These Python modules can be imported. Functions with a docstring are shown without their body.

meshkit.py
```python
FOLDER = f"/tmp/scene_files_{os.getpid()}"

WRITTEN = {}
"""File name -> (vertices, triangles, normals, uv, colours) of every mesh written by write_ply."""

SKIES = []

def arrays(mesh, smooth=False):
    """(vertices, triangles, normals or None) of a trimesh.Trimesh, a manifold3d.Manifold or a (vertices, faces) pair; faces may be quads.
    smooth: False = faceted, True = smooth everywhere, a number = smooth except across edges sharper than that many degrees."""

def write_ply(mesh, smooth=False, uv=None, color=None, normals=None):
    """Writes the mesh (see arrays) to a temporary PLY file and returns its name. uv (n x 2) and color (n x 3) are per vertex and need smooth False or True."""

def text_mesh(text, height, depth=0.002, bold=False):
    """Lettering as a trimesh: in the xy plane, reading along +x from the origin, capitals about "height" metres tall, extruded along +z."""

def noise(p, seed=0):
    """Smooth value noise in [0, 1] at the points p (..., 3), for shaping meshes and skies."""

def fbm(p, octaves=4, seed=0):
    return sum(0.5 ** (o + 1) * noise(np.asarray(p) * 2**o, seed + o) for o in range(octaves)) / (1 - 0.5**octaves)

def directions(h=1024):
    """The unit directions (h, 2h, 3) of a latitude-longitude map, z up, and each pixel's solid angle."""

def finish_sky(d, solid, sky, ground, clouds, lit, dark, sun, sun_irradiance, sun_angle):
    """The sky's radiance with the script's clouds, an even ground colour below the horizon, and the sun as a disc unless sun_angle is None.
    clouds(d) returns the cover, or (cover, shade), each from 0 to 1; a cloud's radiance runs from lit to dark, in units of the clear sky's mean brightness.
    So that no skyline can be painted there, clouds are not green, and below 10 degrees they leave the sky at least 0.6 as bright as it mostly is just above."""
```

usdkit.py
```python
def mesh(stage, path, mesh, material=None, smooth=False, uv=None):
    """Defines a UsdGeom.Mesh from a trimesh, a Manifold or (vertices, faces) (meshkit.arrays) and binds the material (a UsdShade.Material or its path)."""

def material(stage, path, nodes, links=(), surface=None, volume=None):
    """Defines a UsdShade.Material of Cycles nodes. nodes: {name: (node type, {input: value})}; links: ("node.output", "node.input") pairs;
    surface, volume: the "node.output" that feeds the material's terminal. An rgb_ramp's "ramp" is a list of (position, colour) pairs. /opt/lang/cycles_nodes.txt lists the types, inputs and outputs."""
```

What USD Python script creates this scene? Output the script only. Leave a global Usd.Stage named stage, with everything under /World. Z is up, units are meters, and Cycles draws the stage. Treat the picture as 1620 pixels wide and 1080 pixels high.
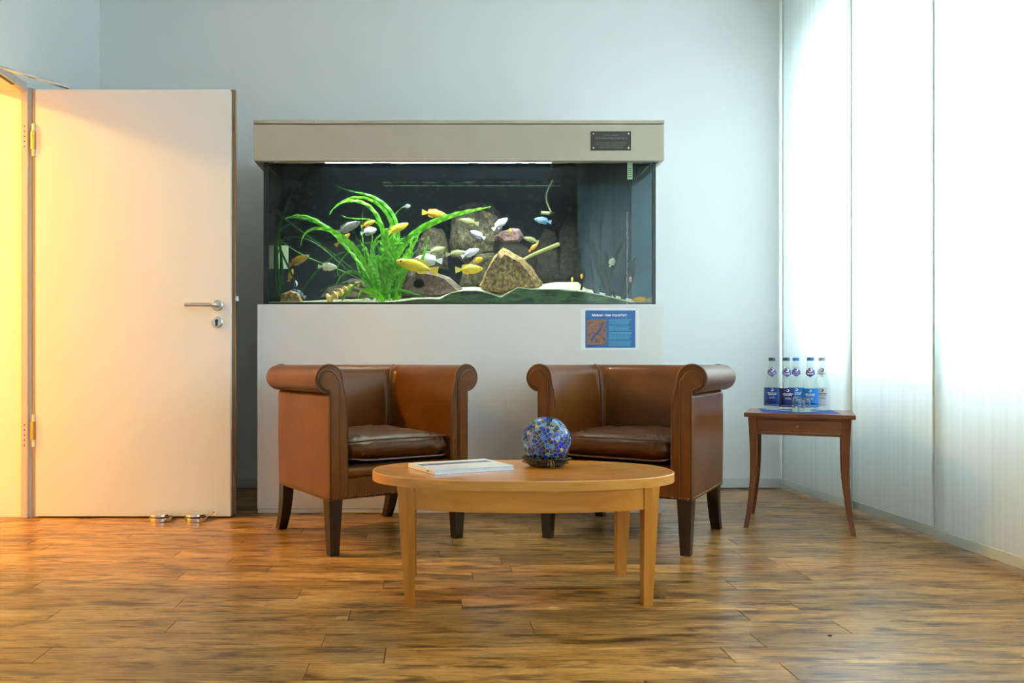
import math, random, re
import numpy as np, trimesh
from shapely.geometry import Polygon, Point, LineString, box as sbox
from shapely.ops import unary_union
import manifold3d as m3
import usdkit, meshkit
from pxr import Usd, UsdGeom, UsdLux, UsdShade, Sdf, Gf

random.seed(7)
rng = np.random.default_rng(7)
stage = Usd.Stage.CreateInMemory()
UsdGeom.SetStageUpAxis(stage, UsdGeom.Tokens.z)
UsdGeom.SetStageMetersPerUnit(stage, 1.0)
UsdGeom.Xform.Define(stage, '/World')

# ------------------------------------------------------------------ camera, sky, exposure
F, VX, VY, CH = 1250.0, 680.0, 574.0, 0.766
cam = UsdGeom.Camera.Define(stage, '/World/camera')
cam.CreateHorizontalApertureAttr(36.0)
cam.CreateFocalLengthAttr(36.0 * F / 1620)
cam.CreateHorizontalApertureOffsetAttr(36.0 * (810 - VX) / 1620)
cam.CreateVerticalApertureOffsetAttr(36.0 * (VY - 540) / 1620)
cam.CreateClippingRangeAttr((0.05, 500.0))
cam.AddTranslateOp().Set((0, 0, CH))
cam.AddRotateXOp().Set(90)
cam.CreateExposureAttr(0.0)

sky = UsdLux.DomeLight.Define(stage, '/World/sky')          # even, slightly blue overcast sky
sky.CreateIntensityAttr(5.9)
sky.CreateColorAttr((0.78, 0.93, 1.07))


def P(px, py, d):
    """the point at depth d that the photograph shows at (px, py)"""
    return np.array([(px - VX) * d / F, d, CH + (VY - py) * d / F])


# ------------------------------------------------------------------ scene helpers
used = {}
LOOK = {}


def numbered(parent, name):
    n = used.get((parent, name), 0)
    used[(parent, name)] = n + 1
    return name if n == 0 else f'{name}_{n:03d}'


def tag(o, label=None, cat=None, group=None, kind=None):
    p = o.GetPrim() if hasattr(o, 'GetPrim') else o
    for k, v in (('label', label), ('category', cat), ('group', group), ('kind', kind)):
        if v:
            p.SetCustomDataByKey(k, v)
    return p


def path_of(parent):
    return '/World' if parent is None else str(parent.GetPath())


def obj(name, mesh, m, parent=None, smooth=30, label=None, cat=None, group=None, kind=None):
    pp = path_of(parent)
    o = usdkit.mesh(stage, f'{pp}/{numbered(pp, name)}', mesh, LOOK[m], smooth=smooth)
    return tag(o, label, cat, group, kind)


def thing(name, label=None, cat=None, loc=(0, 0, 0), rotz=0, group=None, kind=None, parent=None):
    pp = path_of(parent)
    x = UsdGeom.Xform.Define(stage, f'{pp}/{numbered(pp, name)}')
    if any(loc):
        x.AddTranslateOp().Set(Gf.Vec3d(*map(float, loc)))
    if rotz:
        x.AddRotateZOp().Set(float(rotz))
    return tag(x, label, cat, group, kind)


def dup(root, name, label, loc, rotz=0, group=None):
    was = root.GetCustomData()
    r = thing(name, label, was['category'], loc, rotz, group or was.get('group'))
    r.GetReferences().AddInternalReference(root.GetPath())
    r.SetInstanceable(True)
    return r


# ------------------------------------------------------------------ mesh helpers
def cat_(*ms):
    return trimesh.util.concatenate([m for m in ms if m is not None])


def shift(m, t):
    m = m.copy(); m.apply_translation(t); return m


def turn(m, deg, axis=(0, 0, 1), at=(0, 0, 0)):
    m = m.copy(); m.apply_transform(trimesh.transformations.rotation_matrix(math.radians(deg), axis, at)); return m


def hull(pts):
    return trimesh.convex.convex_hull(np.asarray(pts, float))


def bx(x0, x1, y0, y1, z0, z1, c=0.0):
    """box, edges chamfered by c"""
    lo, hi = np.array([x0, y0, z0], float), np.array([x1, y1, z1], float)
    if c <= 0:
        m = trimesh.creation.box(hi - lo); m.apply_translation((lo + hi) / 2); return m
    pts = []
    for s in np.ndindex(2, 2, 2):
        p = np.where(np.array(s) == 0, lo, hi); q = np.where(np.array(s) == 0, 1, -1)
        for k in range(3):
            d = q * c; d[k] = 0; pts.append(p + d)
    return hull(pts)


def loft(rings, caps=True, closed=True, loop=False):
    """skin through rings of equal point count"""
    R = np.asarray(rings, float); n, k = R.shape[:2]
    v = R.reshape(-1, 3); f = []
    kk = k if closed else k - 1
    for i in range(n if loop else n - 1):
        a, b = i * k, ((i + 1) % n) * k
        for j in range(kk):
            j2 = (j + 1) % k
            f += [[a + j, a + j2, b + j2], [a + j, b + j2, b + j]]
    v = list(v)
    if caps and closed and not loop:
        for base, ring, flip in ((0, R[0], True), ((n - 1) * k, R[-1], False)):
            c = len(v); v.append(ring.mean(0))
            for j in range(k):
                t = [base + j, base + (j + 1) % k, c]
                f.append(t[::-1] if flip else t)
    m = trimesh.Trimesh(np.array(v), np.array(f), process=False)
    if closed and caps and not loop:
        m.fix_normals()
    return m


def tube(pts, r, sides=8, loop=False):
    p = np.asarray(pts, float); n = len(p)
    if loop:
        t = np.roll(p, -1, 0) - np.roll(p, 1, 0)
    else:
        t = np.gradient(p, axis=0)
    t /= np.linalg.norm(t, axis=1, keepdims=True) + 1e-12
    ref = np.array([0, 0, 1.0]) if abs(t[0][2]) < .9 else np.array([1.0, 0, 0])
    a = np.cross(t[0], ref); a /= np.linalg.norm(a)
    rr = np.broadcast_to(r, (n,)); rings = []
    ang = np.arange(sides) * 2 * np.pi / sides
    for i in range(n):
        a = a - t[i] * (a @ t[i]); a /= np.linalg.norm(a) + 1e-12
        b = np.cross(t[i], a)
        rings.append(p[i] + rr[i] * (np.cos(ang)[:, None] * a + np.sin(ang)[:, None] * b))
    return loft(rings, loop=loop)


def smooth_path(pts, n=24):
    from scipy.interpolate import CubicSpline
    p = np.asarray(pts, float)
    s = np.r_[0, np.cumsum(np.linalg.norm(np.diff(p, axis=0), axis=1))]
    return CubicSpline(s, p)(np.linspace(0, s[-1], n)) if len(p) > 2 else p[0] + (p[1] - p[0]) * np.linspace(0, 1, n)[:, None]


def lathe(profile, n=32):
    """profile: (r, z) pairs, turned about z"""
    a = np.arange(n) * 2 * np.pi / n
    rings = [np.stack([max(r, 1e-5) * np.cos(a), max(r, 1e-5) * np.sin(a), np.full(n, z)], 1) for r, z in profile]
    m = loft(rings, caps=False); m.fix_normals(); return m


def prism(poly, z0, z1):
    """shapely polygon(s) raised from z0 to z1"""
    gs = getattr(poly, 'geoms', [poly])
    ms = [trimesh.creation.extrude_polygon(g, z1 - z0, engine='earcut') for g in gs if g.area > 1e-10]
    m = cat_(*ms); m.apply_translation((0, 0, z0)); return m


def stand_up(m, y):
    """a mesh laid out in the xy plane (x right, y up, z towards the viewer) onto a wall facing -y at depth y"""
    v = m.vertices.copy(); m = m.copy()
    m.vertices = np.stack([v[:, 0], y - v[:, 2], v[:, 1]], 1); return m


def displace(m, amp, scale, seed=0, octaves=4):
    m = m.copy(); n = m.vertex_normals
    m.vertices = m.vertices + n * ((meshkit.fbm(m.vertices * scale, octaves, seed) - .5) * 2 * amp)[:, None]
    return m


# ------------------------------------------------------------------ materials
def mat(name, nodes, links, surface='p.BSDF', volume=None):
    LOOK[name] = usdkit.material(stage, f'/World/Looks/{name}', nodes, links, surface=surface, volume=volume)


def plain(name, color, rough=.5, **kw):
    mat(name, {'p': ('principled_bsdf', {'base_color': color, 'roughness': rough, **kw})}, [])


def noisy(name, stops, scale=(10, 10, 10), detail=4, rough=.5, bump=0., bscale=None, dist=.01, distortion=0., rot=(0, 0, 0), space='object', nrough=.55, **kw):
    n = {'t': ('texture_coordinate', {}), 'g': ('geometry', {}), 'm': ('mapping', {'scale': scale, 'rotation': rot}),
         'n': ('noise_texture', {'scale': 1.0, 'detail': detail, 'roughness': nrough, 'distortion': distortion}),
         'r': ('rgb_ramp', {'ramp': stops}), 'p': ('principled_bsdf', {'roughness': rough, **kw})}
    src = 't.object' if space == 'object' else 'g.position'
    l = [(src, 'm.vector'), ('m.vector', 'n.vector'), ('n.fac', 'r.fac'), ('r.color', 'p.base_color')]
    if bump:
        n['m2'] = ('mapping', {'scale': bscale or scale, 'rotation': rot}); n['n2'] = ('noise_texture', {'scale': 1.0, 'detail': 3})
        n['b'] = ('bump', {'strength': bump, 'distance': dist})
        l += [(src, 'm2.vector'), ('m2.vector', 'n2.vector'), ('n2.fac', 'b.height'), ('b.normal', 'p.normal')]
    mat(name, n, l)


def floor_wood(name, seed, tone):
    """rustic laminate: grain along x, dark streaks, knots"""
    c = lambda r, g, b: (r * tone, g * tone, b * tone)
    n = {'g': ('geometry', {}),
         'm1': ('mapping', {'location': (seed * 3.1, seed * 1.7, 0), 'scale': (2.8, 9.5, 1)}),
         'n1': ('noise_texture', {'scale': 1.0, 'detail': 9, 'roughness': .68, 'distortion': .8}),
         'r1': ('rgb_ramp', {'ramp': [(.28, c(.095, .045, .009)), (.41, c(.27, .118, .022)), (.53, c(.44, .205, .046)), (.68, c(.62, .335, .10))]}),
         'm2': ('mapping', {'location': (seed * 5.3, seed * 2.9, 3), 'scale': (5.0, 23, 1)}),
         'n2': ('noise_texture', {'scale': 1.0, 'detail': 5, 'roughness': .6, 'distortion': .5}),
         'r2': ('rgb_ramp', {'ramp': [(.33, (.16, .135, .12)), (.40, (.45, .40, .36)), (.47, (1, 1, 1)), (1, (1, 1, 1))]}),
         'x': ('mix_color', {'blend_type': 'multiply', 'fac': .9}),
         'm3': ('mapping', {'location': (seed * 1.3, seed * 4.1, 0), 'scale': (1.5, 5.2, 1)}),
         'v': ('voronoi_texture', {'scale': 1.0, 'randomness': 1.0}),
         'nd': ('noise_texture', {'scale': 14.0, 'detail': 3}),
         'va': ('mix_vector', {'fac': .12}),
         'r3': ('rgb_ramp', {'ramp': [(.0, (.22, .19, .18)), (.05, (.38, .33, .3)), (.12, (1, 1, 1)), (1, (1, 1, 1))]}),
         'x2': ('mix_color', {'blend_type': 'multiply', 'fac': .85}),
         'm5': ('mapping', {'location': (seed * 2.2, 0, 0), 'scale': (16, 85, 1)}), 'n5': ('noise_texture', {'scale': 1.0, 'detail': 4, 'roughness': .65, 'distortion': .4}),
         'r5': ('rgb_ramp', {'ramp': [(.30, (.55, .52, .50)), (.48, (.95, .95, .95)), (.70, (1.12, 1.12, 1.10))]}), 'x3': ('mix_color', {'blend_type': 'multiply', 'fac': 1.0}),
         'm4': ('mapping', {'scale': (6, 160, 1)}), 'n4': ('noise_texture', {'scale': 1.0, 'detail': 3}),
         'r4': ('map_range', {'from_min': .25, 'from_max': .75, 'to_min': .20, 'to_max': .36}),
         'b': ('bump', {'strength': .10, 'distance': .0015}),
         'p': ('principled_bsdf', {'specular_ior_level': .5})}
    l = [('g.position', 'm1.vector'), ('m1.vector', 'n1.vector'), ('n1.fac', 'r1.fac'), ('g.position', 'm2.vector'), ('m2.vector', 'n2.vector'),
         ('n2.fac', 'r2.fac'), ('r1.color', 'x.a'), ('r2.color', 'x.b'), ('g.position', 'm3.vector'), ('m3.vector', 'va.a'), ('nd.color', 'va.b'), ('m3.vector', 'nd.vector'), ('va.result', 'v.vector'), ('v.distance', 'r3.fac'),
         ('x.result', 'x2.a'), ('r3.color', 'x2.b'), ('g.position', 'm5.vector'), ('m5.vector', 'n5.vector'), ('n5.fac', 'r5.fac'), ('x2.result', 'x3.a'), ('r5.color', 'x3.b'), ('x3.result', 'p.base_color'), ('g.position', 'm4.vector'), ('m4.vector', 'n4.vector'),
         ('n4.fac', 'r4.value'), ('r4.result', 'p.roughness'), ('n4.fac', 'b.height'), ('b.normal', 'p.normal')]
    mat(name, n, l)


for i, t in enumerate((.78, .92, 1.0, 1.15, .85, 1.08)):
    floor_wood(f'floor_wood_{i}', i + 1, t)
noisy('wall_paint', [(.3, (.85, .865, .86)), (.7, (.875, .885, .88))], (1.5, 1.5, 1.5), rough=.62, bump=.05, bscale=(120, 120, 120), dist=.001, space='world')
plain('ceiling_paint', (.89, .89, .88), .8)
plain('corridor_paint', (.77, .65, .56), .6)
plain('baseboard_paint', (.74, .76, .755), .4)
noisy('door_white', [(.3, (.78, .765, .74)), (.7, (.80, .785, .76))], (3, 3, 3), rough=.33)
noisy('door_edge', [(.3, (.20, .10, .04)), (.7, (.33, .18, .075))], (60, 60, 4), rough=.45)
plain('frame_grey', (.56, .52, .485), .4)
plain('dark_slot', (.03, .027, .025), .6)
plain('brass', (.83, .56, .16), .24, metallic=1.0)
plain('cream_plastic', (.82, .76, .58), .4)
noisy('steel', [(.3, (.60, .58, .55)), (.7, (.72, .70, .67))], (8, 8, 300), rough=.26, metallic=1.0)
plain('chrome', (.78, .77, .75), .10, metallic=1.0)
plain('black_rubber', (.015, .015, .015), .6)
noisy('leather', [(.25, (.088, .024, .003)), (.5, (.118, .034, .0045)), (.75, (.158, .049, .007))], (5, 5, 5), detail=5, rough=.31, bump=.22, bscale=(260, 260, 260), dist=.0012, specular_ior_level=.26, specular_tint=(1, .82, .70), coat_weight=.06, coat_roughness=.22)
noisy('leather_seat', [(.25, (.040, .012, .003)), (.5, (.068, .021, .005)), (.72, (.105, .035, .009)), (.85, (.17, .07, .025))], (7, 7, 7), detail=6, rough=.38, bump=.45, bscale=(34, 34, 34), dist=.005, distortion=1.2, specular_ior_level=.22, specular_tint=(1, .84, .68))
plain('piping_leather', (.085, .03, .012), .35)
plain('nail_metal', (.16, .10, .05), .35, metallic=.9)
noisy('ebony', [(.3, (.010, .006, .005)), (.7, (.028, .014, .010))], (20, 20, 4), rough=.28)
plain('seat_webbing', (.012, .008, .006), .8)
noisy('beech', [(.25, (.43, .140, .014)), (.5, (.53, .188, .022)), (.75, (.61, .235, .034))], (3, 26, 26), detail=5, rough=.22, distortion=.5, coat_weight=.25, coat_roughness=.12)
noisy('beech_end', [(.25, (.40, .140, .018)), (.5, (.49, .19, .028)), (.75, (.57, .24, .043))], (14, 26, 26), detail=5, rough=.22, distortion=.5, rot=(0, 0, 1.0), coat_weight=.25, coat_roughness=.12)
noisy('beech_upright', [(.25, (.42, .135, .012)), (.5, (.50, .175, .019)), (.75, (.56, .212, .028))], (26, 26, 3), detail=5, rough=.28, distortion=.5)
noisy('beech_band', [(.25, (.52, .195, .03)), (.5, (.62, .255, .045)), (.75, (.70, .31, .065))], (5, 22, 60), detail=4, rough=.25)
noisy('cherry', [(.25, (.15, .036, .009)), (.5, (.21, .056, .014)), (.75, (.26, .078, .022))], (4, 30, 30), detail=5, rough=.3, distortion=.4)
noisy('cherry_upright', [(.25, (.13, .032, .008)), (.5, (.185, .049, .013)), (.75, (.23, .068, .019))], (30, 30, 4), detail=5, rough=.3)
noisy('cabinet_white', [(.3, (.70, .695, .68)), (.7, (.725, .72, .705))], (2, 2, 2), rough=.45)
noisy('hood_beige', [(.3, (.40, .345, .255)), (.7, (.425, .37, .275))], (6, 6, 6), rough=.42)
plain('hood_inside', (.30, .29, .25), .6)
noisy('bronze_plate', [(.3, (.030, .026, .023)), (.7, (.060, .050, .043))], (60, 60, 60), rough=.42, metallic=.4)
plain('engraving', (.16, .145, .12), .4)
plain('paper', (.82, .83, .86), .4)
noisy('poster_blue', [(.3, (.001, .075, .30)), (.6, (.002, .11, .34)), (.8, (.003, .145, .33))], (14, 14, 14), rough=.35)
plain('poster_text', (.06, .33, .45), .4)
plain('poster_white', (.9, .92, .85), .4)
noisy('map_land', [(.32, (.07, .03, .02)), (.44, (.20, .07, .045)), (.56, (.26, .13, .075)), (.68, (.06, .065, .03))], (55, 55, 55), rough=.4)
plain('map_lake', (.015, .04, .22), .4)
plain('silicone', (.004, .005, .006), .3)
plain('tank_back', (.006, .010, .019), .4)
noisy('reflection_streaks', [(.3, (.034, .060, .085)), (.7, (.056, .096, .13))], (30, 30, .5), rough=.5)  # painted curtain reflection: blue-grey upright streaks
noisy('sand', [(.3, (.50, .45, .26)), (.5, (.80, .76, .55)), (.7, (.92, .90, .74))], (45, 45, 45), detail=6, rough=.9, bump=.4, bscale=(300, 300, 300), dist=.003)
noisy('algae', [(.3, (.006, .010, .005)), (.45, (.03, .09, .03)), (.58, (.10, .16, .05)), (.72, (.02, .11, .05))], (16, 16, 55), detail=7, rough=.8)
noisy('rock_tan', [(.36, (.05, .028, .010)), (.46, (.18, .105, .035)), (.55, (.34, .21, .075)), (.66, (.62, .45, .20))], (55, 55, 55), detail=7, rough=.85, bump=.6, bscale=(120, 120, 120), dist=.006, nrough=.7)
noisy('rock_brown', [(.3, (.035, .024, .020)), (.5, (.11, .072, .06)), (.62, (.19, .13, .11)), (.75, (.40, .36, .32))], (40, 40, 40), detail=7, rough=.85, bump=.5, bscale=(110, 110, 110), dist=.005, nrough=.7)
noisy('rock_purple', [(.3, (.05, .025, .028)), (.5, (.17, .085, .09)), (.7, (.33, .19, .19))], (50, 50, 50), detail=6, rough=.8, bump=.5, bscale=(110, 110, 110), dist=.004)
noisy('rock_shaded', [(.38, (.006, .005, .004)), (.5, (.025, .018, .011)), (.64, (.07, .05, .025))], (42, 42, 42), detail=8, rough=.9, bump=.6, bscale=(90, 90, 90), dist=.006, nrough=.75)  # rock_mossy copy, darkened to paint in the dim right tank end
noisy('rock_mossy', [(.38, (.006, .005, .004)), (.47, (.030, .024, .014)), (.56, (.085, .064, .028)), (.68, (.22, .17, .075))], (42, 42, 42), detail=8, rough=.9, bump=.6, bscale=(90, 90, 90), dist=.006, nrough=.75)
noisy('driftwood', [(.3, (.16, .09, .02)), (.5, (.45, .32, .09)), (.7, (.7, .55, .22))], (60, 60, 60), detail=5, rough=.8, bump=.5, bscale=(120, 120, 120), dist=.004)
plain('stick', (.36, .33, .10), .6)
plain('hose', (.42, .45, .22), .45)
plain('pump_black', (.015, .016, .018), .4)
plain('tag_strip', (.62, .72, .50), .5)


def leafy(name, a, b, tr):
    mat(name, {'t': ('texture_coordinate', {}), 'n': ('noise_texture', {'scale': 45.0, 'detail': 3}), 'r': ('rgb_ramp', {'ramp': [(.35, a), (.65, b)]}),
               'p': ('principled_bsdf', {'roughness': .4}), 'tl': ('translucent_bsdf', {'color': tr}), 'x': ('mix_closure', {'fac': .35})},
        [('t.object', 'n.vector'), ('n.fac', 'r.fac'), ('r.color', 'p.base_color'), ('p.BSDF', 'x.closure1'), ('tl.BSDF', 'x.closure2')], surface='x.closure')


leafy('leaf_bright', (.07, .40, .008), (.22, .62, .02), (.2, .62, .02))
leafy('leaf_mid', (.03, .20, .008), (.10, .40, .015), (.08, .34, .01))
leafy('leaf_dark', (.012, .075, .008), (.03, .15, .012), (.02, .1, .008))
leafy('leaf_unlit', (.004, .010, .006), (.010, .022, .010), (.004, .01, .004))  # leaf green taken near black, painting in the missing light
for n_, c_ in dict(fish_yellow=(.85, .58, .01), fish_orange=(.80, .36, .01), fish_white=(.72, .78, .85), fish_silver=(.40, .40, .42), fish_lilac=(.50, .52, .72), fish_blue=(.22, .36, .62),
                   fish_cream=(.62, .60, .42), fish_olive=(.22, .22, .10), fish_pink=(.65, .32, .28), fish_dim=(.42, .22, .015)).items():
    noisy(n_, [(.3, tuple(x * .72 for x in c_)), (.65, c_)], (40, 40, 90), rough=.35)
plain('fish_eye', (.01, .01, .012), .2)

# see-through sheets: transparent mixed with a mirror by fresnel, so that light passes


def pane(name, tint, ior=1.5, rough=0.0, mirror_below=False):
    mat(name, {'tr': ('transparent_bsdf', {'color': tint}), 'gl': ('glossy_bsdf', {'color': (1, 1, 1), 'roughness': rough}), 'f': ('fresnel', {'IOR': ior}), 'x': ('mix_closure', {}), **({} if mirror_below else {'g': ('geometry', {}), 'mf': ('mix_float', {'a': ior, 'b': 1 / ior})})},
        ([] if mirror_below else [('g.backfacing', 'mf.fac'), ('mf.result', 'f.IOR')]) + [('f.fac', 'x.fac'), ('tr.BSDF', 'x.closure1'), ('gl.BSDF', 'x.closure2')], surface='x.closure')


pane('window_glass', (.95, .97, .96))
pane('tank_glass', (.93, .98, .95), 1.30)
pane('tank_end_glass', (.25, .34, .30), 1.5)
pane('tank_end_clear', (.36, .47, .53), 1.3)
plain('brace_glass', (.45, .62, .42), .3)
pane('water_top', (.95, .98, .97), 1.33, .02, True)
mat('water_body', {'tr': ('transparent_bsdf', {'color': (1, 1, 1)}), 'v': ('principled_volume', {'color': (.45, .70, 1.0), 'density': .022, 'absorption_color': (.5, .9, .9)})}, [], surface='tr.BSDF', volume='v.volume')
pane('bottle_glass', (.90, .95, .93), 1.45)
pane('bottle_water', (.93, .97, .96), 1.2)
mat('tumbler_glass', {'gl': ('glass_bsdf', {'color': (.96, .98, .98), 'IOR': 1.45, 'roughness': 0.0})}, [], surface='gl.BSDF')
mat('curtain_cloth', {'g': ('geometry', {}), 'm': ('mapping', {'scale': (1, 34, .5)}), 'n': ('noise_texture', {'scale': 1.0, 'detail': 5, 'roughness': .6}),
                      'r': ('rgb_ramp', {'ramp': [(.3, (.66, .70, .67)), (.7, (.76, .79, .76))]}), 'd': ('diffuse_bsdf', {}),
                      'rt': ('rgb_ramp', {'ramp': [(.3, (.80, .86, .84)), (.7, (.90, .95, .93))]}), 'tl': ('translucent_bsdf', {}), 'x': ('mix_closure', {'fac': .48})},
    [('g.position', 'm.vector'), ('m.vector', 'n.vector'), ('n.fac', 'r.fac'), ('n.fac', 'rt.fac'), ('r.color', 'd.color'), ('rt.color', 'tl.color'), ('d.BSDF', 'x.closure1'), ('tl.BSDF', 'x.closure2')], surface='x.closure')
mat('curtain_hem', {'d': ('diffuse_bsdf', {'color': (.80, .84, .78)}), 'tl': ('translucent_bsdf', {'color': (.7, .8, .72)}), 'x': ('mix_closure', {'fac': .25})},
    [('d.BSDF', 'x.closure1'), ('tl.BSDF', 'x.closure2')], surface='x.closure')
plain('rail_white', (.75, .76, .75), .4)
plain('outside_ground', (.30, .31, .27), .9)
plain('window_frame', (.72, .73, .72), .4)
mat('led', {'e': ('emission', {'color': (.92, 1.0, .93), 'strength': 150.0})}, [], surface='e.emission')
mat('lamp_glow', {'e': ('emission', {'color': (1.0, .585, .085), 'strength': 700.0})}, [], surface='e.emission')
plain('lamp_metal', (.7, .68, .64), .3, metallic=.8)
plain('label_blue', (.005, .055, .30), .35)
plain('label_navy', (.010, .020, .14), .35)
plain('label_bright', (.0, .20, .62), .35)
plain('label_purple', (.055, .055, .30), .35)
plain('label_pale', (.66, .72, .76), .4)
plain('label_white', (.85, .88, .9), .4)
plain('label_grey_print', (.08, .10, .12), .4)
plain('cap_navy', (.005, .055, .12), .35)
plain('cap_blue', (.01, .16, .42), .35)
plain('cap_grey', (.30, .36, .37), .35)
noisy('napkin_blue', [(.3, (.008, .035, .22)), (.7, (.018, .065, .34))], (80, 80, 80), rough=.8)
plain('grout', (.36, .36, .33), .7)
TILES = [((.004, .03, .26), 18), ((.03, .16, .50), 15), ((.012, .016, .04), 27), ((.07, .24, .45), 12), ((.02, .05, .20), 14), ((.14, .36, .50), 7), ((.035, .035, .03), 13), ((.02, .10, .10), 6), ((.18, .20, .20), 7), ((.50, .38, .10), 3), ((.0, .02, .48), 7)]
for k_, (c_, n__) in enumerate(TILES):
    plain(f'mosaic_{k_}', c_, .12, specular_ior_level=.75)
noisy('twig', [(.3, (.022, .013, .007)), (.7, (.085, .05, .025))], (60, 60, 60), rough=.8)
plain('straw', (.42, .30, .15), .6)
noisy('book_picture', [(.3, (.03, .04, .10)), (.5, (.10, .13, .24)), (.62, (.30, .33, .36)), (.75, (.05, .06, .14))], (25, 90, 25), rough=.25)
plain('book_cover', (.78, .80, .83), .22)
plain('book_pages', (.72, .76, .82), .7)
plain('book_ink', (.02, .03, .09), .4)

# ------------------------------------------------------------------ the room
XL, XR, YB, YR, ZC = -2.02, 2.42, 4.836, -3.4, 3.12
D0, D1, DZ = 2.91, 3.93, 2.118            # the doorway in the left wall
S = 'structure'
obj('wall_back', bx(XL - .2, XR + .25, YB, YB + .2, -.1, ZC), 'wall_paint', kind=S, label='pale white painted back wall behind the aquarium')
obj('wall_rear', bx(XL - .2, XR + .25, YR - .2, YR, -.1, ZC), 'wall_paint', kind=S)
obj('wall_left', cat_(bx(XL - .16, XL, D1, YB, 0, ZC), bx(XL - .16, XL, YR, D0, 0, ZC), bx(XL - .16, XL, D0, D1, DZ, ZC)), 'wall_paint', kind=S, label='white left wall with the doorway')
W0, W1 = .90, 2.74                         # window sill and head
obj('wall_right', cat_(bx(XR, XR + .10, YR, YB, -.1, W0), bx(XR, XR + .10, YR, YB, W1, ZC), bx(XR, XR + .10, 4.52, YB, W0, W1), bx(XR, XR + .10, YR, -3.0, W0, W1)), 'wall_paint', kind=S)
obj('ceiling', bx(XL - .2, XR + .25, YR - .2, YB + .2, ZC, ZC + .1), 'ceiling_paint', kind=S)
wy = np.linspace(-3.0, 4.52, 5)
for i in range(4):
    a, b = wy[i], wy[i + 1]
    w = thing(f'window_{i + 1}', kind=S)
    obj('window_frame', cat_(bx(XR + .03, XR + .08, a, a + .035, W0, W1), bx(XR + .03, XR + .08, b - .035, b, W0, W1), bx(XR + .03, XR + .08, a, b, W0, W0 + .06), bx(XR + .03, XR + .08, a, b, W1 - .06, W1)), 'window_frame', w)
    obj('pane', bx(XR + .052, XR + .058, a + .035, b - .035, W0 + .06, W1 - .06), 'window_glass', w)
obj('trim_1', bx(XR - .02, XR + .03, -3.0, 4.52, W0 - .03, W0, .006), 'rail_white', kind=S, label='white window sill behind the curtain panels')
obj('ground', bx(XR + .10, 60, -40, 40, -.6, -.5), 'outside_ground', kind=S)
obj('baseboard_back', bx(XL, 2.15, YB - .014, YB, 0.004, .066, .003), 'baseboard_paint', kind=S, label='white skirting board along the back wall')
obj('baseboard_left', bx(XL, XL + .014, D1 + .06, YB - .014, 0.004, .066, .003), 'baseboard_paint', kind=S)

# floor: planks one by one where the photograph shows them
fl = thing('floor', kind=S, label='rustic brown wood plank floor')
obj('subfloor', bx(XL - .16, XR, YR, YB, -.1, -.0125), 'dark_slot', fl)
PW, y, row, far = .1095, YB + .03, 0, []
ro = random.Random(3)
while y > YR:
    y0, y1 = max(y - PW, YR), min(y, YB)
    x = XL - .16 - ro.uniform(.05, 1.0)
    while x < XR:
        L = ro.choice((.9, 1.05, 1.2, 1.2))
        a, b = max(x, XL - .16), min(x + L, XR)
        if b - a > .02:
            pl = bx(a + .0009, b - .0009, y0 + .0007, y1 - .0007, -.012, 0.0, .0009)
            if y > 1.5:
                obj('plank', pl, f'floor_wood_{ro.randrange(6)}', fl, smooth=False)
            else:
                far.append(pl)
        x += L
    y -= PW
obj('plank_field', cat_(*far), 'floor_wood_2', fl, smooth=False, kind='stuff')

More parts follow.
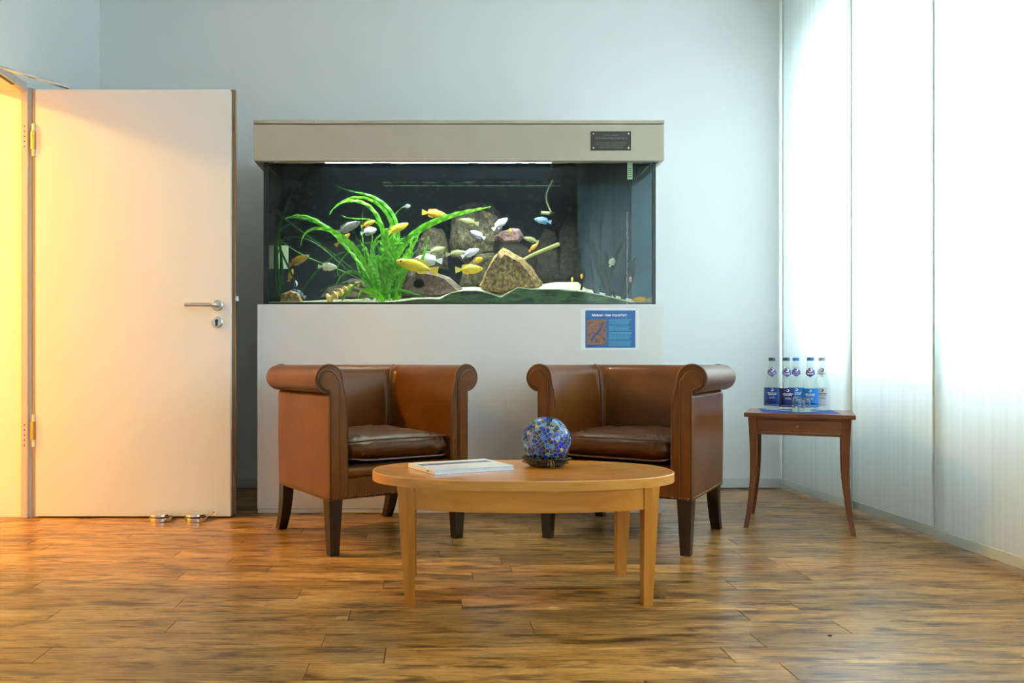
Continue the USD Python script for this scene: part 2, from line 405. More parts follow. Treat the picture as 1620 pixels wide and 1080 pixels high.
# corridor beyond the doorway
CX = -5.2
obj('wall_corridor', cat_(bx(CX, XL - .16, D1, D1 + .15, -.1, 2.75), bx(CX - .15, CX, 1.5, D1 + .15, -.1, 2.75), bx(CX - .15, XL - .16, 1.35, 1.5, -.1, 2.75)), 'corridor_paint', kind=S, label='corridor wall seen through the doorway, lit yellow')
obj('floor_corridor', bx(CX, XL - .16, 1.5, D1, -.1, 0), 'floor_wood_3', kind=S)
obj('ceiling_corridor', bx(CX - .15, XL - .16, 1.35, D1 + .15, 2.75, 2.85), 'ceiling_paint', kind=S)
LX, LY, LZ = -3.9, 3.30, 2.62
lm = thing('ceiling_lamp', 'warm round opal ceiling lamp in the corridor beyond the doorway', 'lamp', (LX, LY, 2.75))
obj('base_plate', lathe([(0, 0), (.15, 0), (.15, -.02), (0, -.02)], 40), 'lamp_metal', lm)
obj('glass_shade', lathe([(.14, -.02), (.15, -.05), (.145, -.09), (.11, -.12), (.05, -.132), (0, -.135)], 40), 'lamp_glow', lm)

# ------------------------------------------------------------------ door
dr = thing('door_1', kind=S, label='open white door with wood edges, held against the room side')
HX, DY = -1.949, 3.905                      # hinge edge, front face
lf = obj('door_leaf', bx(HX, -.985, DY, DY + .028, .008, 2.118, .0015), 'door_white', dr, label='white door leaf')
obj('leaf_edge', cat_(bx(HX, -.9855, DY + .0275, DY + .044, .008, 2.118), bx(HX + .01, -.972, DY + .044, DY + .066, .008, 2.131, .001)), 'door_edge', lf, label='brown wood edge of the leaf')
rose = turn(lathe([(0, .010), (.024, .010), (.0275, .006), (.0275, 0), (0, 0)], 40), 90, (1, 0, 0))
hz = P(344, 483, DY)
hd = obj('handle', cat_(shift(rose, (hz[0], DY, hz[2])), tube([(hz[0], DY, hz[2]), (hz[0], DY - .03, hz[2]), (hz[0] - .004, DY - .045, hz[2]), (hz[0] - .02, DY - .052, hz[2]), (hz[0] - .145, DY - .052, hz[2])], .0098, 16)), 'steel', lf, label='brushed steel lever handle')
kz = P(343.5, 509.5, DY)
obj('keyhole_rose', shift(rose, (kz[0], DY, kz[2])), 'steel', lf, label='steel lock rose')
obj('lock_cylinder', cat_(shift(turn(lathe([(0, .0125), (.0085, .0125), (.0085, .009)], 20), 90, (1, 0, 0)), (kz[0], DY, kz[2] + .006)), bx(kz[0] - .005, kz[0] + .005, DY - .0125, DY - .009, kz[2] - .02, kz[2] + .004)), 'dark_slot', lf)
obj('latch_plate', cat_(bx(-.9725, -.9712, DY + .046, DY + .064, .97, 1.19), bx(-.975, -.960, DY + .05, DY + .06, 1.075, 1.10, .002)), 'steel', lf, label='steel latch plate')
fr = obj('door_frame', cat_(
    bx(XL, -1.987, D1 - .028, D1 + .012, 0, DZ + .012, .002), bx(-1.987, -1.976, D1 - .012, D1 + .02, 0, DZ + .012), bx(-1.976, -1.953, D1 - .004, D1 + .05, 0, DZ + .012, .002), bx(-2.02, -1.99, D1 + .012, D1 + .05, 0, DZ + .012),
    bx(XL, -1.987, D0 - .012, D1 - .028, DZ - .012, DZ + .028, .002), 
    bx(XL, -1.987, D0 - .012, D0 + .028, 0, DZ - .012, .002), bx(-1.987, -1.958, D0 - .05, D0, 0, DZ + .055, .002)), 'frame_grey', dr, label='grey steel door frame')
obj('slide_rail', bx(-2.012, -1.996, D0 + .15, D1 - .13, DZ - .0135, DZ - .0115), 'dark_slot', fr)
sc = []
for zc in (1.91, 1.86, 1.885, 1.935, 1.835, .41, .435, .385, .46, .36):
    sc.append(shift(turn(lathe([(0, .002), (.003, .002), (.003, 0)], 10), 90, (1, 0, 0)), (-2.002, D1 - .0278, zc)))
obj('screw', cat_(*sc), 'dark_slot', fr, kind='stuff')
for zc in (P(0, 222, DY)[2], P(0, 681, DY)[2]):
    h = obj('hinge', cat_(shift(trimesh.creation.cylinder(.0085, .088, sections=20), (-1.959, DY - .004, zc)), bx(-1.974, -1.951, DY + .001, DY + .006, zc - .043, zc + .043)), 'brass', dr, label='brass door hinge')
    obj('hinge_cap', cat_(*[shift(trimesh.creation.cylinder(.0075, .035, sections=16), (-1.957, DY - .003, zc + s * .0625)) for s in (-1, 1)]), 'cream_plastic', h)
A0, A1 = np.array([-1.80, DY + .03, 2.135]), np.array([-1.99, 3.62, 2.128])
ar = A1 - A0; nn = np.array([-ar[1], ar[0], 0]); nn /= np.linalg.norm(nn)
obj('closer_arm', hull([p + s * nn * .011 + np.array([0, 0, t]) for p in (A0, A1) for s in (-1, 1) for t in (-.004, .004)]), 'steel', dr, label='flat metal door closer arm')

for i, (px, lab) in enumerate(((254, 'round polished steel floor door stop, left of the pair by the door'), (310, 'round polished steel floor door stop with small tab, right of the pair by the door'))):
    p = P(px, 825, 3.83)
    t = thing('door_stop', lab, 'door stop', (p[0], 3.835, 0), group=None)
    obj('base', lathe([(0, 0), (.050, 0), (.052, .003), (.052, .018), (.050, .020), (0, .020)], 48), 'chrome', t)
    obj('rubber_ring', lathe([(.047, .0195), (.049, .020), (.049, .026), (.047, .0265)], 48), 'black_rubber', t)
    obj('cap', lathe([(.047, .026), (.053, .026), (.0545, .030), (.053, .036), (.045, .0395), (0, .041)], 48), 'chrome', t)
    if i:
        obj('pull_tab', tube(smooth_path([(.045, -.005, .030), (.075, -.006, .036), (.095, -.006, .046), (.098, -.006, .034), (.09, -.006, .028)], 14), .004, 8), 'chrome', t)

# ------------------------------------------------------------------ curtain panels
bounds = [(4.815, 4.02, 0), (4.07, 3.315, 1), (3.375, 2.60, 0), (2.66, 1.88, 1), (1.94, 1.17, 0), (1.23, .55, 1), (.61, -.02, 0), (.03, -.61, 1), (-.57, -1.18, 0), (-1.14, -1.92, 1), (-1.88, -2.65, 0), (-2.6, -3.36, 1)]
names = ['white sheer curtain panel against the back wall corner', 'white sheer curtain panel directly behind the side table, second from the corner', 'white sheer curtain panel at the right picture edge, lit warm near the floor']
for i, (b, a, s) in enumerate(bounds):
    X = 2.172 if s else 2.150
    t = thing('sheer_curtain', names[i] if i < 3 else 'white sheer curtain panel seen only as a dim reflection in the aquarium glass', 'curtain', (X, 0, 0), group='curtain panels along the windows' if i < 3 else 'curtain panels further along the windows')
    ys, zs = np.linspace(a, b, 25), np.linspace(.028, 3.07, 40)
    G, H = np.meshgrid(ys, zs)
    off = (.0045 * np.sin(G * 7 + i) + .006 * (meshkit.fbm(np.stack([G * 2.2, H * .6, G * 0 + i * 9], -1), 3, i) - .5)) * np.clip(H / .8, .15, 1)
    v = np.stack([off, G, H], -1).reshape(-1, 3)
    f = [[r * 25 + c, r * 25 + c + 1, (r + 1) * 25 + c + 1, (r + 1) * 25 + c] for r in range(39) for c in range(24)]
    obj('fabric', (v, np.array(f)), 'curtain_cloth', t, smooth=True)
    obj('bottom_hem', bx(-.004, .004, a, b, .018, .062, .002), 'curtain_hem', t)
    obj('side_hem', cat_(bx(-.003, .0, a, a + .012, .06, 3.07), bx(-.003, .0, b - .012, b, .06, 3.07)), 'curtain_hem', t)
obj('curtain_track', cat_(bx(2.138, 2.160, -3.38, 4.82, 3.07, ZC), bx(2.162, 2.184, -3.38, 4.82, 3.07, ZC)), 'rail_white', label='white ceiling track carrying the curtain panels', cat='curtain rail')

# ------------------------------------------------------------------ aquarium: cabinet, tank, hood
TF, TB = 4.023, 4.52                        # tank front and rear
TX0, TX1 = P(417, 0, TF)[0], P(1037.5, 0, TF)[0]
CX0, CX1 = P(407, 0, TF)[0], P(1048, 0, TF)[0]
ZT = P(0, 481, TF)[2]                       # cabinet top
cb = thing('aquarium_cabinet', 'plain white laminate cabinet carrying the aquarium', 'cabinet')
obj('front_panel', bx(CX0, CX1, TF, TF + .019, .024, ZT - .0, .0012), 'cabinet_white', cb)
obj('side_panel', bx(CX0, CX0 + .019, TF + .0195, TB + .12, .006, ZT - .02), 'cabinet_white', cb)
obj('side_panel', bx(CX1 - .019, CX1, TF + .0195, TB + .12, .006, ZT - .02), 'cabinet_white', cb)
obj('top_panel', bx(CX0, CX1, TF + .0195, TB + .12, ZT - .0195, ZT), 'cabinet_white', cb)
obj('back_panel', bx(CX0 + .02, CX1 - .02, TB + .1, TB + .118, .006, ZT - .02), 'cabinet_white', cb)
obj('plinth', bx(CX0 + .002, CX1 - .002, TF + .002, TF + .019, .002, .0225, .001), 'cabinet_white', cb)

HF, HZ0, HZ1 = 3.972, P(0, 254, 3.972)[2], P(0, 190.5, 3.972)[2]
HX0, HX1 = P(401.5, 0, HF)[0], P(1050.5, 0, HF)[0]
tk = thing('aquarium_tank', 'long glass fish tank filled with water on the white cabinet', 'aquarium')
g = .010
TT = HZ0 + .055
WZ = HZ0 + .003
obj('front_pane', bx(TX0 + .0262, TX1 - .0162, TF + .002, TF + .012, ZT + .001, TT), 'tank_glass', tk)
obj('end_pane', bx(TX0, TX0 + g, TF + .0125, TB - .0125, ZT + .001, TT), 'tank_end_glass', tk)
obj('end_pane', bx(TX1 - g, TX1, TF + .0125, TB - .0125, ZT + .001, TT), 'tank_end_clear', tk)
obj('rear_pane', bx(TX0, TX1, TB - .012, TB, ZT + .001, TT), 'tank_back', tk, label='dark rear wall of the tank')
obj('glass_brace', bx(P(606, 0, TB)[0], P(886, 0, TB)[0], TB - .022, TB - .0138, WZ - .0115, WZ - .0085), 'brace_glass', tk, label='pale glass brace along the rear wall')
BX_ = P(914, 0, TB - .02)[0]
obj('painted_reflection', bx(BX_, TX1 - g, TB - .0135, TB - .0125, ZT + .011, TT - .01), 'reflection_streaks', tk, label='painted blue-grey curtain reflection on the right end of the rear wall')  # added sheet with the reflection painted on, sets off the dark leaves
obj('bottom_pane', bx(TX0 + g, TX1 - g, TF + .0125, TB - .0125, ZT + .001, ZT + .010), 'tank_back', tk)
for x0, x1 in ((TX0, TX0 + .026), (TX1 - .016, TX1)):
    obj('edge_trim', bx(x0, x1, TF + .001, TF + .0122, ZT + .001, TT), 'silicone', tk, label='black silicone edge of the tank')
obj('rim_seam', bx(TX0 + .03, TX1 - .02, TF + .0122, TF + .016, TT - .02, TT), 'silicone', tk)
wv = np.array([[TX0 + .011, TF + .013, WZ], [TX1 - .011, TF + .013, WZ], [TX1 - .011, TB - .013, WZ], [TX0 + .011, TB - .013, WZ]])
gx, gy = np.meshgrid(np.linspace(TX0 + .011, TX1 - .011, 120), np.linspace(TF + .013, TB - .013, 30))
gz = WZ + .009 * (meshkit.fbm(np.stack([gx * 14, gy * 14, gx * 0], -1), 3, 4) - .5)
wf = [[r * 120 + c, r * 120 + c + 1, (r + 1) * 120 + c + 1, (r + 1) * 120 + c] for r in range(29) for c in range(119)]
obj('water_surface', (np.stack([gx, gy, gz], -1).reshape(-1, 3), np.array(wf)), 'water_top', tk, smooth=True)
obj('water', bx(TX0 + .0105, TX1 - .0105, TF + .0126, TB - .0126, ZT + .0105, WZ - .004), 'water_body', tk)

hd = thing('aquarium_hood', 'beige grey box hood closing the top of the aquarium', 'hood')
HB = TB + .05
obj('front_board', bx(HX0, HX1, HF, HF + .018, HZ0, HZ1 - .0195, .0012), 'hood_beige', hd)
obj('side_board', bx(HX0, HX0 + .018, HF + .0185, HB, HZ0, HZ1 - .017), 'hood_beige', hd)
obj('side_board', bx(HX1 - .018, HX1, HF + .0185, HB, HZ0, HZ1 - .017), 'hood_beige', hd)
obj('back_board', bx(HX0 + .0185, HX1 - .0185, HB - .018, HB, HZ0, HZ1 - .017), 'hood_beige', hd)
obj('lid', bx(HX0 - .0015, HX0 + (348 - 36) / 1113 * 340 * HF / F, HF - .0015, HB, HZ1 - .0155, HZ1, .001), 'hood_beige', hd)
obj('lid', bx(HX0 + .0008 + (348 - 36) / 1113 * 340 * HF / F, HX1 + .0015, HF - .0015, HB, HZ1 - .0155, HZ1, .001), 'hood_beige', hd)
obj('support_batten', cat_(bx(HX0 + .019, TX0 - .002, HF + .02, HB - .02, HZ0 + .006, HZ0 + .018), bx(TX1 + .002, HX1 - .019, HF + .02, HB - .02, HZ0 + .006, HZ0 + .018), bx(HX0 + .019, HX1 - .019, HF + .019, TF, HZ0 + .004, HZ0 + .016)), 'hood_inside', hd)
for px in (451, 1008):
    q = P(px, 187, HF + .3)
    obj('lid_hook', tube([(q[0], HF + .2, HZ1), (q[0], HF + .2, HZ1 + .030), (q[0] + .003, HF + .2, HZ1 + .036)], .0035, 8), 'dark_slot', hd)
L0, L1 = P(508, 0, TF)[0], P(880, 0, TF)[0]
lt = obj('light_bar', bx(L0, L1, TF + .045, TF + .11, WZ + .028, WZ + .045, .003), 'lamp_metal', hd, label='light bar under the hood')
obj('light_strip', bx(L0 + .01, L1 - .01, TF + .05, TF + .105, WZ + .0235, WZ + .0278), 'led', lt)
pa, pb = P(934.5, 238, HF), P(998, 208, HF)
pq = obj('plaque', bx(pa[0], pb[0], HF - .004, HF, pa[2], pb[2], .0008), 'bronze_plate', hd, label='dark engraved metal plaque')
pc = (pa + pb) / 2; pw, ph = pb[0] - pa[0], pb[2] - pa[2]
tx = []
for k, (row_, h_, ln) in enumerate(((.30, .0048, .44), (.14, .0075, .78), (-.10, .0042, .74), (-.22, .0042, .74), (-.33, .0042, .6))):
    rr_ = random.Random(k); x = pc[0] - ln * pw / 2
    while x < pc[0] + ln * pw / 2:
        w_ = h_ * rr_.uniform(.5, .9)
        tx.append(bx(x, x + w_, HF - .0046, HF - .0038, pc[2] + row_ * ph - h_ / 2, pc[2] + row_ * ph + h_ / 2 * rr_.uniform(.6, 1)))
        x += w_ + h_ * rr_.choice((.25, .25, .25, .8))
obj('engraved_text', cat_(*tx), 'engraving', pq, smooth=False)
for sx in (-1, 1):
    for sz in (-1, 1):
        obj('screw', shift(turn(lathe([(0, .0045), (.0035, .004), (.0055, .001), (.0055, 0)], 16), 90, (1, 0, 0)), (pc[0] + sx * (pw / 2 - .013), HF - .004, pc[2] + sz * (ph / 2 - .012))), 'chrome', pq)

# notice on the cabinet
qa, qb = P(919, 553.5, TF), P(1011, 487.5, TF)
ps = thing('notice_sheet', 'white-bordered blue information sheet on the cabinet front', 'notice')
obj('sheet', bx(qa[0], qb[0], TF - .0012, TF - .0002, qa[2], qb[2]), 'paper', ps)
ba, bb = P(926, 549.8, TF), P(1005, 491, TF)
pr = obj('blue_print', bx(ba[0], bb[0], TF - .0016, TF - .0012, ba[2], bb[2]), 'poster_blue', ps)
U = lambda u, v: (ba[0] + u * (bb[0] - ba[0]), bb[2] - v * (bb[2] - ba[2]))
tm = meshkit.text_mesh('Malawi-See Aquarium', .0125, .0004, bold=True)
wd = tm.bounds[1][0] - tm.bounds[0][0]; tgt = .70 * (bb[0] - ba[0])
tm.apply_scale([tgt / wd, 1, 1]); c0 = U(.125, .155)
obj('title', shift(stand_up(tm, TF - .0016), (c0[0], 0, c0[1])), 'poster_white', pr, smooth=False, label='white title reading Malawi-See Aquarium')
a_, b_ = U(.03, .92), U(.42, .235)
obj('map_picture', bx(a_[0], b_[0], TF - .0019, TF - .0016, a_[1], b_[1]), 'map_land', pr)
lake = Polygon([(.10, .80), (.13, .72), (.19, .63), (.24, .56), (.29, .47), (.32, .36), (.36, .30), (.37, .36), (.33, .45), (.30, .56), (.24, .63), (.19, .70), (.15, .79), (.13, .86)])
obj('map_lake', shift(stand_up(prism(Polygon([U(*q) for q in lake.exterior.coords]), 0, .0003), TF - .0019), (0, 0, 0)), 'map_lake', pr)
tx = []
for k, (v0, v1, ln) in enumerate(((.235, .36, .46), (.41, .54, .46), (.58, .77, .46), (.82, .95, .46))):
    rr_ = random.Random(k + 20); v_ = v0
    while v_ < v1:
        u_, end = .47, .47 + ln * rr_.uniform(.85, 1)
        while u_ < end:
            w_ = rr_.uniform(.015, .05); p0, p1 = U(u_, v_ + .018), U(min(u_ + w_, end), v_)
            tx.append(bx(p0[0], p1[0], TF - .0019, TF - .0016, p0[1], p1[1])); u_ += w_ + .008
        v_ += .03
obj('body_text', cat_(*tx), 'poster_text', pr, smooth=False, label='rows of pale small print')

# ------------------------------------------------------------------ inside the tank
prof = [(425, 480), (480, 479.5), (520, 478), (560, 478), (600, 478), (634, 475), (654, 472), (681, 471), (695, 472), (715, 461), (736, 458), (756, 458), (776, 463), (793, 469), (806, 461), (820, 453), (839, 456), (863, 456), (884, 456), (925, 460), (953, 465), (987, 473), (1005, 478), (1034, 479)]
ppx, ppy = np.array(prof).T


bpx, bpy = np.array([(425, 478), (480, 476), (520, 474), (560, 473), (600, 470), (640, 465), (660, 462), (690, 464), (715, 458), (736, 454), (760, 454), (790, 462), (806, 457), (822, 450), (845, 449), (862, 449), (880, 446), (914, 446), (926, 456), (945, 461), (975, 468), (1004, 474), (1034, 478)], float).T


def sand_z(X, Y):
    X, Y = np.asarray(X, float), np.asarray(Y, float)
    px = X * F / TF + VX
    zf = np.interp(px, ppx, CH + (VY - ppy) * TF / F)
    t = np.clip((Y - TF - .013) / .20, 0, 1); t = t * t * (3 - 2 * t)
    px2 = X * F / Y + VX
    zb = CH + (VY - np.interp(px2, bpx, bpy)) * np.minimum(Y, TF + .26) / F
    return np.maximum(zf * (1 - t) + zb * t + .004 * (meshkit.fbm(np.stack([X * 30, Y * 30, X * 0], -1), 3, 2) - .5) * np.minimum(t * 6, 1), ZT + .013)


NX, NY = 160, 30
sx_, sy_ = np.meshgrid(np.linspace(TX0 + .028, TX1 - .018, NX), np.linspace(TF + .015, TB - .014, NY))
sz_ = sand_z(sx_, sy_)
top = np.stack([sx_, sy_, sz_], -1)
rings = [np.vstack([[top[0, c] * [1, 1, 0] + [0, 0, ZT + .0105]], top[:, c], [top[-1, c] * [1, 1, 0] + [0, 0, ZT + .0105]]]) for c in range(NX)]
sd = thing('sand_bed', 'pale undulating sand bed on the tank floor', 'sand')
obj('sand', loft(rings), 'sand', sd, smooth=50)
fr_ = [np.array([[sx_[0, c], TF + .0128, ZT + .0105], [sx_[0, c], TF + .0128, max(sz_[0, c] - .006, ZT + .0108)], [sx_[0, c], TF + .0149, max(sz_[0, c] - .006, ZT + .0108)], [sx_[0, c], TF + .0149, ZT + .0105]]) for c in range(NX)]
obj('algae_film', loft(fr_), 'algae', sd, label='dark green algae between sand and front pane')


def rock(outline, d, t, material, label, amp=.006, sc_=25, seed=0, hole=None, name='rock', sub=4, cat='rock', squash=.72):
    c = np.mean(outline, 0); pts = []
    for (px, py) in outline:
        for k, s in ((-.5, squash), (-.25, .93), (.1, 1.0), (.5, squash)):
            q = c + (np.array([px, py]) - c) * s
            pts.append(P(q[0], q[1], d + k * t))
    m = hull(pts)
    for _ in range(sub):
        if len(m.faces) < 6000:
            m = m.subdivide()
    m = displace(m, amp, sc_, seed)
    if hole:
        hp = P(hole[0], hole[1], d - .5 * t)
        cy = turn(trimesh.creation.cylinder(hole[2], .10, sections=24), 90, (1, 0, 0)); cy.apply_translation(hp + np.array([0, .03, 0]))
        try:
            m = trimesh.boolean.difference([m, cy], engine='manifold')
        except Exception:
            pass
    return obj(name, m, material, smooth=35, label=label, cat=cat)


rock([(758, 452), (770, 430), (782, 405), (795, 391), (806, 396), (826, 407), (845, 428), (858, 446), (856, 458), (815, 466), (775, 464)], 4.17, .17, 'rock_tan', 'large pointed tan rock standing in the sand mid-tank', .007, 22, 1)
rock([(627, 470), (629, 450), (638, 433), (652, 424), (668, 428), (690, 431), (712, 438), (728, 452), (741, 466), (700, 472)], 4.18, .16, 'rock_brown', 'low brown cave rock with a round hole', .008, 20, 2, hole=(662.5, 448, .027))
rock([(760, 455), (768, 430), (781, 408), (790, 396), (784, 430), (772, 458)], 4.10, .05, 'rock_tan', 'thin grey slab leaning on the large pointed rock', .004, 30, 12)
rock([(782, 374), (793, 366), (812, 360), (822, 362), (828, 374), (822, 383), (795, 384)], 4.30, .12, 'rock_purple', 'flat purple rock lying on dark stones', .005, 28, 3)
rock([(442, 481), (446, 464), (460, 459), (473, 463), (482, 481)], 4.10, .10, 'rock_tan', 'small tan stone in the left front corner of the tank', .005, 30, 4)
rock([(712, 398), (712, 352), (722, 328), (745, 318), (775, 322), (792, 340), (796, 372), (790, 410), (740, 420)], 4.42, .16, 'rock_mossy', 'tall mossy boulder behind the long bright leaf', .014, 18, 5)
rock([(655, 420), (662, 378), (680, 358), (700, 362), (710, 385), (708, 425)], 4.44, .12, 'rock_mossy', 'dark mossy boulder left of the tall mossy boulder', .014, 18, 6)
rock([(725, 455), (735, 425), (757, 400), (782, 398), (800, 420), (800, 460)], 4.36, .14, 'rock_mossy', 'dark rounded stone behind the yellow fish and pointed rock', .010, 20, 7)
rock([(780, 385), (826, 384), (850, 400), (862, 440), (830, 450), (785, 430)], 4.52, .12, 'rock_shaded', 'dark stone carrying the flat purple rock', .010, 20, 8)
rock([(848, 452), (850, 385), (862, 362), (878, 366), (884, 400), (890, 452)], 4.46, .08, 'rock_shaded', 'narrow dark rock column right of the pointed rock', .012, 18, 9)
rock([(880, 455), (884, 372), (896, 346), (912, 350), (918, 400), (922, 455)], 4.46, .08, 'rock_shaded', 'tall dark rock column near the right end', .014, 18, 10)
rock([(500, 472), (520, 452), (560, 440), (600, 446), (612, 472)], 4.52, .10, 'rock_brown', 'dark low stone behind the green plant', .010, 20, 11)

dw = thing('driftwood_root', 'yellow crusted piece of driftwood under the green plant', 'driftwood')
ctr = [P(519, 473, 4.10), P(532, 466, 4.10), P(545, 459, 4.12), P(560, 452, 4.13), P(570, 446, 4.14)]
obj('root', displace(tube(smooth_path(ctr, 30), np.linspace(.022, .010, 30) * (1 + .35 * np.sin(np.arange(30) * 1.3)), 14), .004, 60, 3), 'driftwood', dw)
obj('root_branch', displace(tube(smooth_path([P(556, 455, 4.12), P(572, 462, 4.13), P(590, 473, 4.14)], 16), np.linspace(.014, .008, 16), 10), .003, 60, 4), 'rock_brown', dw)
obj('stick', tube(smooth_path([P(826, 412, 4.2), P(845, 402, 4.22), P(864, 394, 4.24), P(884, 386, 4.26)], 20), np.linspace(.008, .012, 20), 10), 'stick', label='olive stick leaning up to the right of the pointed rock', cat='stick')
hs = thing('water_jet', 'small water jet nozzle hanging on a thin curved hose', 'pump')
obj('hose', tube(smooth_path([P(874, 285, 4.30), P(868, 297, 4.30), P(864, 312, 4.30), P(867, 325, 4.30), P(872, 336, 4.30)], 24), .0042, 8), 'hose', hs)
nz = [P(856, 336.5, 4.30), P(869, 337.5, 4.30)]
obj('nozzle', tube(smooth_path(nz, 6), .0095, 14), 'hose', hs)
obj('nozzle_joint', tube(smooth_path([P(869, 337.5, 4.30), P(877, 339, 4.30)], 5), [.009, .011, .011, .010, .006], 14), 'pump_black', hs)
s0, s1 = P(992, 284, TF + .03), P(1000, 259, TF + .03)
ts = thing('thermometer_strip', 'pale green strip hanging at the top right of the tank', 'thermometer')
obj('strip', bx(s0[0], s1[0], TF + .022, TF + .025, s0[2], s1[2] + .02), 'tag_strip', ts)
obj('strip_marks', cat_(*[bx(s0[0] + .003, s1[0] - .003, TF + .0212, TF + .0219, s0[2] + .01 + k * .011, s0[2] + .014 + k * .011) for k in range(5)]), 'leaf_mid', ts)


def leaf(pts, w, frac=(.35, .55), n=44, wav=.0, seed=0, roll=0.):
    p = smooth_path(pts, n); t = np.gradient(p, axis=0); t /= np.linalg.norm(t, axis=1, keepdims=True)
    s = np.linspace(0, 1, n)
    wd_ = w * np.clip(np.minimum(.35 + s / max(frac[0], .01) * .65, 1), 0, 1) * np.clip((1 - s) / (1 - frac[1]), 0.03, 1) ** .6
    up = np.cross(t, np.array([0, 1.0, 0])); ln = np.linalg.norm(up, axis=1, keepdims=True)
    up = np.where(ln > .05, up / np.maximum(ln, 1e-6), [0, 0, 1.0])
    side = up * math.cos(roll) + np.array([0, 1.0, 0]) * math.sin(roll)
    nrm = np.cross(side, t)
    wv_ = wav * w * np.sin(np.arange(n) * 1.9 + seed)
    a = p - side * wd_[:, None] / 2 + nrm * (wd_ * .18 + wv_)[:, None]; b = p + side * wd_[:, None] / 2 + nrm * (wd_ * .18 - wv_)[:, None]
    rings_ = np.stack([a, p, b], 1)
    return loft(rings_, caps=False, closed=False)


def Q(*a, d=4.2, dy=0):
    return [P(x, y, d + (k / max(len(a) - 1, 1)) * dy) for k, (x, y) in enumerate(a)]


vp = thing('green_water_plant', 'large bright green ribbon-leaved plant left of the tank middle', 'plant')
LV = [(Q((612, 462), (608, 400), (601, 350), (578, 322), (548, 318), (521, 340), d=4.18, dy=-.05), .026, 'leaf_bright'),
      (Q((614, 462), (622, 400), (618, 350), (590, 318), (562, 312), (530, 330), d=4.17, dy=-.05), .022, 'leaf_bright'),
      (Q((616, 462), (630, 385), (622, 340), (592, 312), (560, 303), (528, 291), d=4.22, dy=.03), .020, 'leaf_mid'),
      (Q((600, 464), (578, 424), (548, 386), (515, 358), (480, 345), (446, 345), d=4.2, dy=-.03), .028, 'leaf_mid'),
      (Q((602, 464), (574, 412), (546, 378), (520, 364), (496, 362), (476, 388), d=4.14, dy=-.05), .026, 'leaf_bright'),
      (Q((600, 460), (572, 420), (540, 382), (508, 352), (476, 340), (452, 346), d=4.16, dy=-.02), .018, 'leaf_bright'),
      (Q((596, 464), (560, 428), (520, 396), (486, 372), (444, 340), d=4.22), .007, 'leaf_mid'),
      (Q((590, 448), (540, 418), (490, 380), (446, 378), d=4.24), .008, 'leaf_dark'),
      (Q((580, 448), (520, 420), (470, 398), (440, 375), d=4.2), .007, 'leaf_mid'),
      (Q((606, 464), (600, 420), (594, 386), (566, 390), (540, 440), d=4.2), .014, 'leaf_mid'),
      (Q((604, 462), (582, 410), (556, 420), (528, 440), d=4.24), .016, 'leaf_dark'),
      (Q((616, 464), (628, 405), (650, 375), (690, 350), (730, 337), (776, 327), d=4.2, dy=-.05), .036, 'leaf_bright'),
      (Q((622, 464), (636, 420), (650, 395), (660, 376), (664, 368), d=4.14, dy=-.04), .028, 'leaf_bright'),
      (Q((664, 369), (650, 374), (636, 384), (622, 396), d=4.13), .022, 'leaf_mid'),
      (Q((616, 464), (628, 432), (645, 410), (664, 392), d=4.2), .020, 'leaf_mid'),
      (Q((618, 466), (632, 440), (652, 420), (668, 396), d=4.24), .020, 'leaf_dark'),
      (Q((610, 464), (604, 425), (602, 395), (615, 375), (640, 362), d=4.2), .016, 'leaf_mid'),
      (Q((612, 462), (612, 420), (608, 380), (596, 352), (570, 346), (540, 340), d=4.12), .014, 'leaf_bright'),
      (Q((608, 464), (590, 430), (588, 400), (598, 375), (628, 372), d=4.13), .016, 'leaf_bright'),
      (Q((612, 464), (618, 410), (616, 370), (622, 345), (640, 326), d=4.24), .012, 'leaf_mid'),
      (Q((606, 464), (598, 440), (606, 410), (618, 390), (640, 385), d=4.1), .020, 'leaf_bright'),
      (Q((600, 465), (580, 442), (560, 430), (530, 455), d=4.13), .018, 'leaf_mid'),
      (Q((598, 466), (570, 452), (545, 448), (505, 462), d=4.2), .016, 'leaf_dark'),
      (Q((620, 466), (640, 448), (636, 430), (626, 408), d=4.12), .016, 'leaf_bright'),
      (Q((588, 462), (580, 420), (574, 380), (575, 330), d=4.24), .007, 'leaf_mid'),
      (Q((592, 462), (574, 400), (562, 372), (554, 352), d=4.26), .008, 'leaf_dark')]
rl = random.Random(5)
for k in range(46):
    bxp = rl.uniform(588, 630); tp = bxp + rl.uniform(-45, 50); hgt = rl.uniform(362, 430)
    LV.append((Q((bxp, 466), ((bxp + tp) / 2 + rl.uniform(-12, 12), (466 + hgt) / 2 + 4), (tp, hgt), d=rl.uniform(4.1, 4.3)), rl.uniform(.010, .022), rl.choice(('leaf_mid', 'leaf_dark', 'leaf_mid', 'leaf_bright', 'leaf_bright'))))
for k in range(18):
    bxp = rl.uniform(598, 632); tp = bxp + rl.uniform(-30, 46); hgt = rl.uniform(366, 430)
    LV.append((Q((bxp, 466), (bxp + (tp - bxp) * .35, 430), (bxp + (tp - bxp) * .8, hgt + 14), (tp, hgt), (tp + (tp - bxp) * .25, hgt + 8), d=rl.uniform(4.08, 4.18)), rl.uniform(.018, .030), 'leaf_bright'))
for k, (pp, w_, mm) in enumerate(LV):
    pp = np.array(pp); pp[0][2] = sand_z(np.array(pp[0][0]), np.array(pp[0][1])) - .005 if pp[0][2] < 1.16 and k != 13 else pp[0][2]
    obj('leaf', leaf(pp, w_, wav=.22, seed=k, roll=rl.uniform(-.5, .5)), mm, vp, smooth=True)
p2 = thing('grassy_water_plant', 'thin dark green plant along the left end of the tank', 'plant')
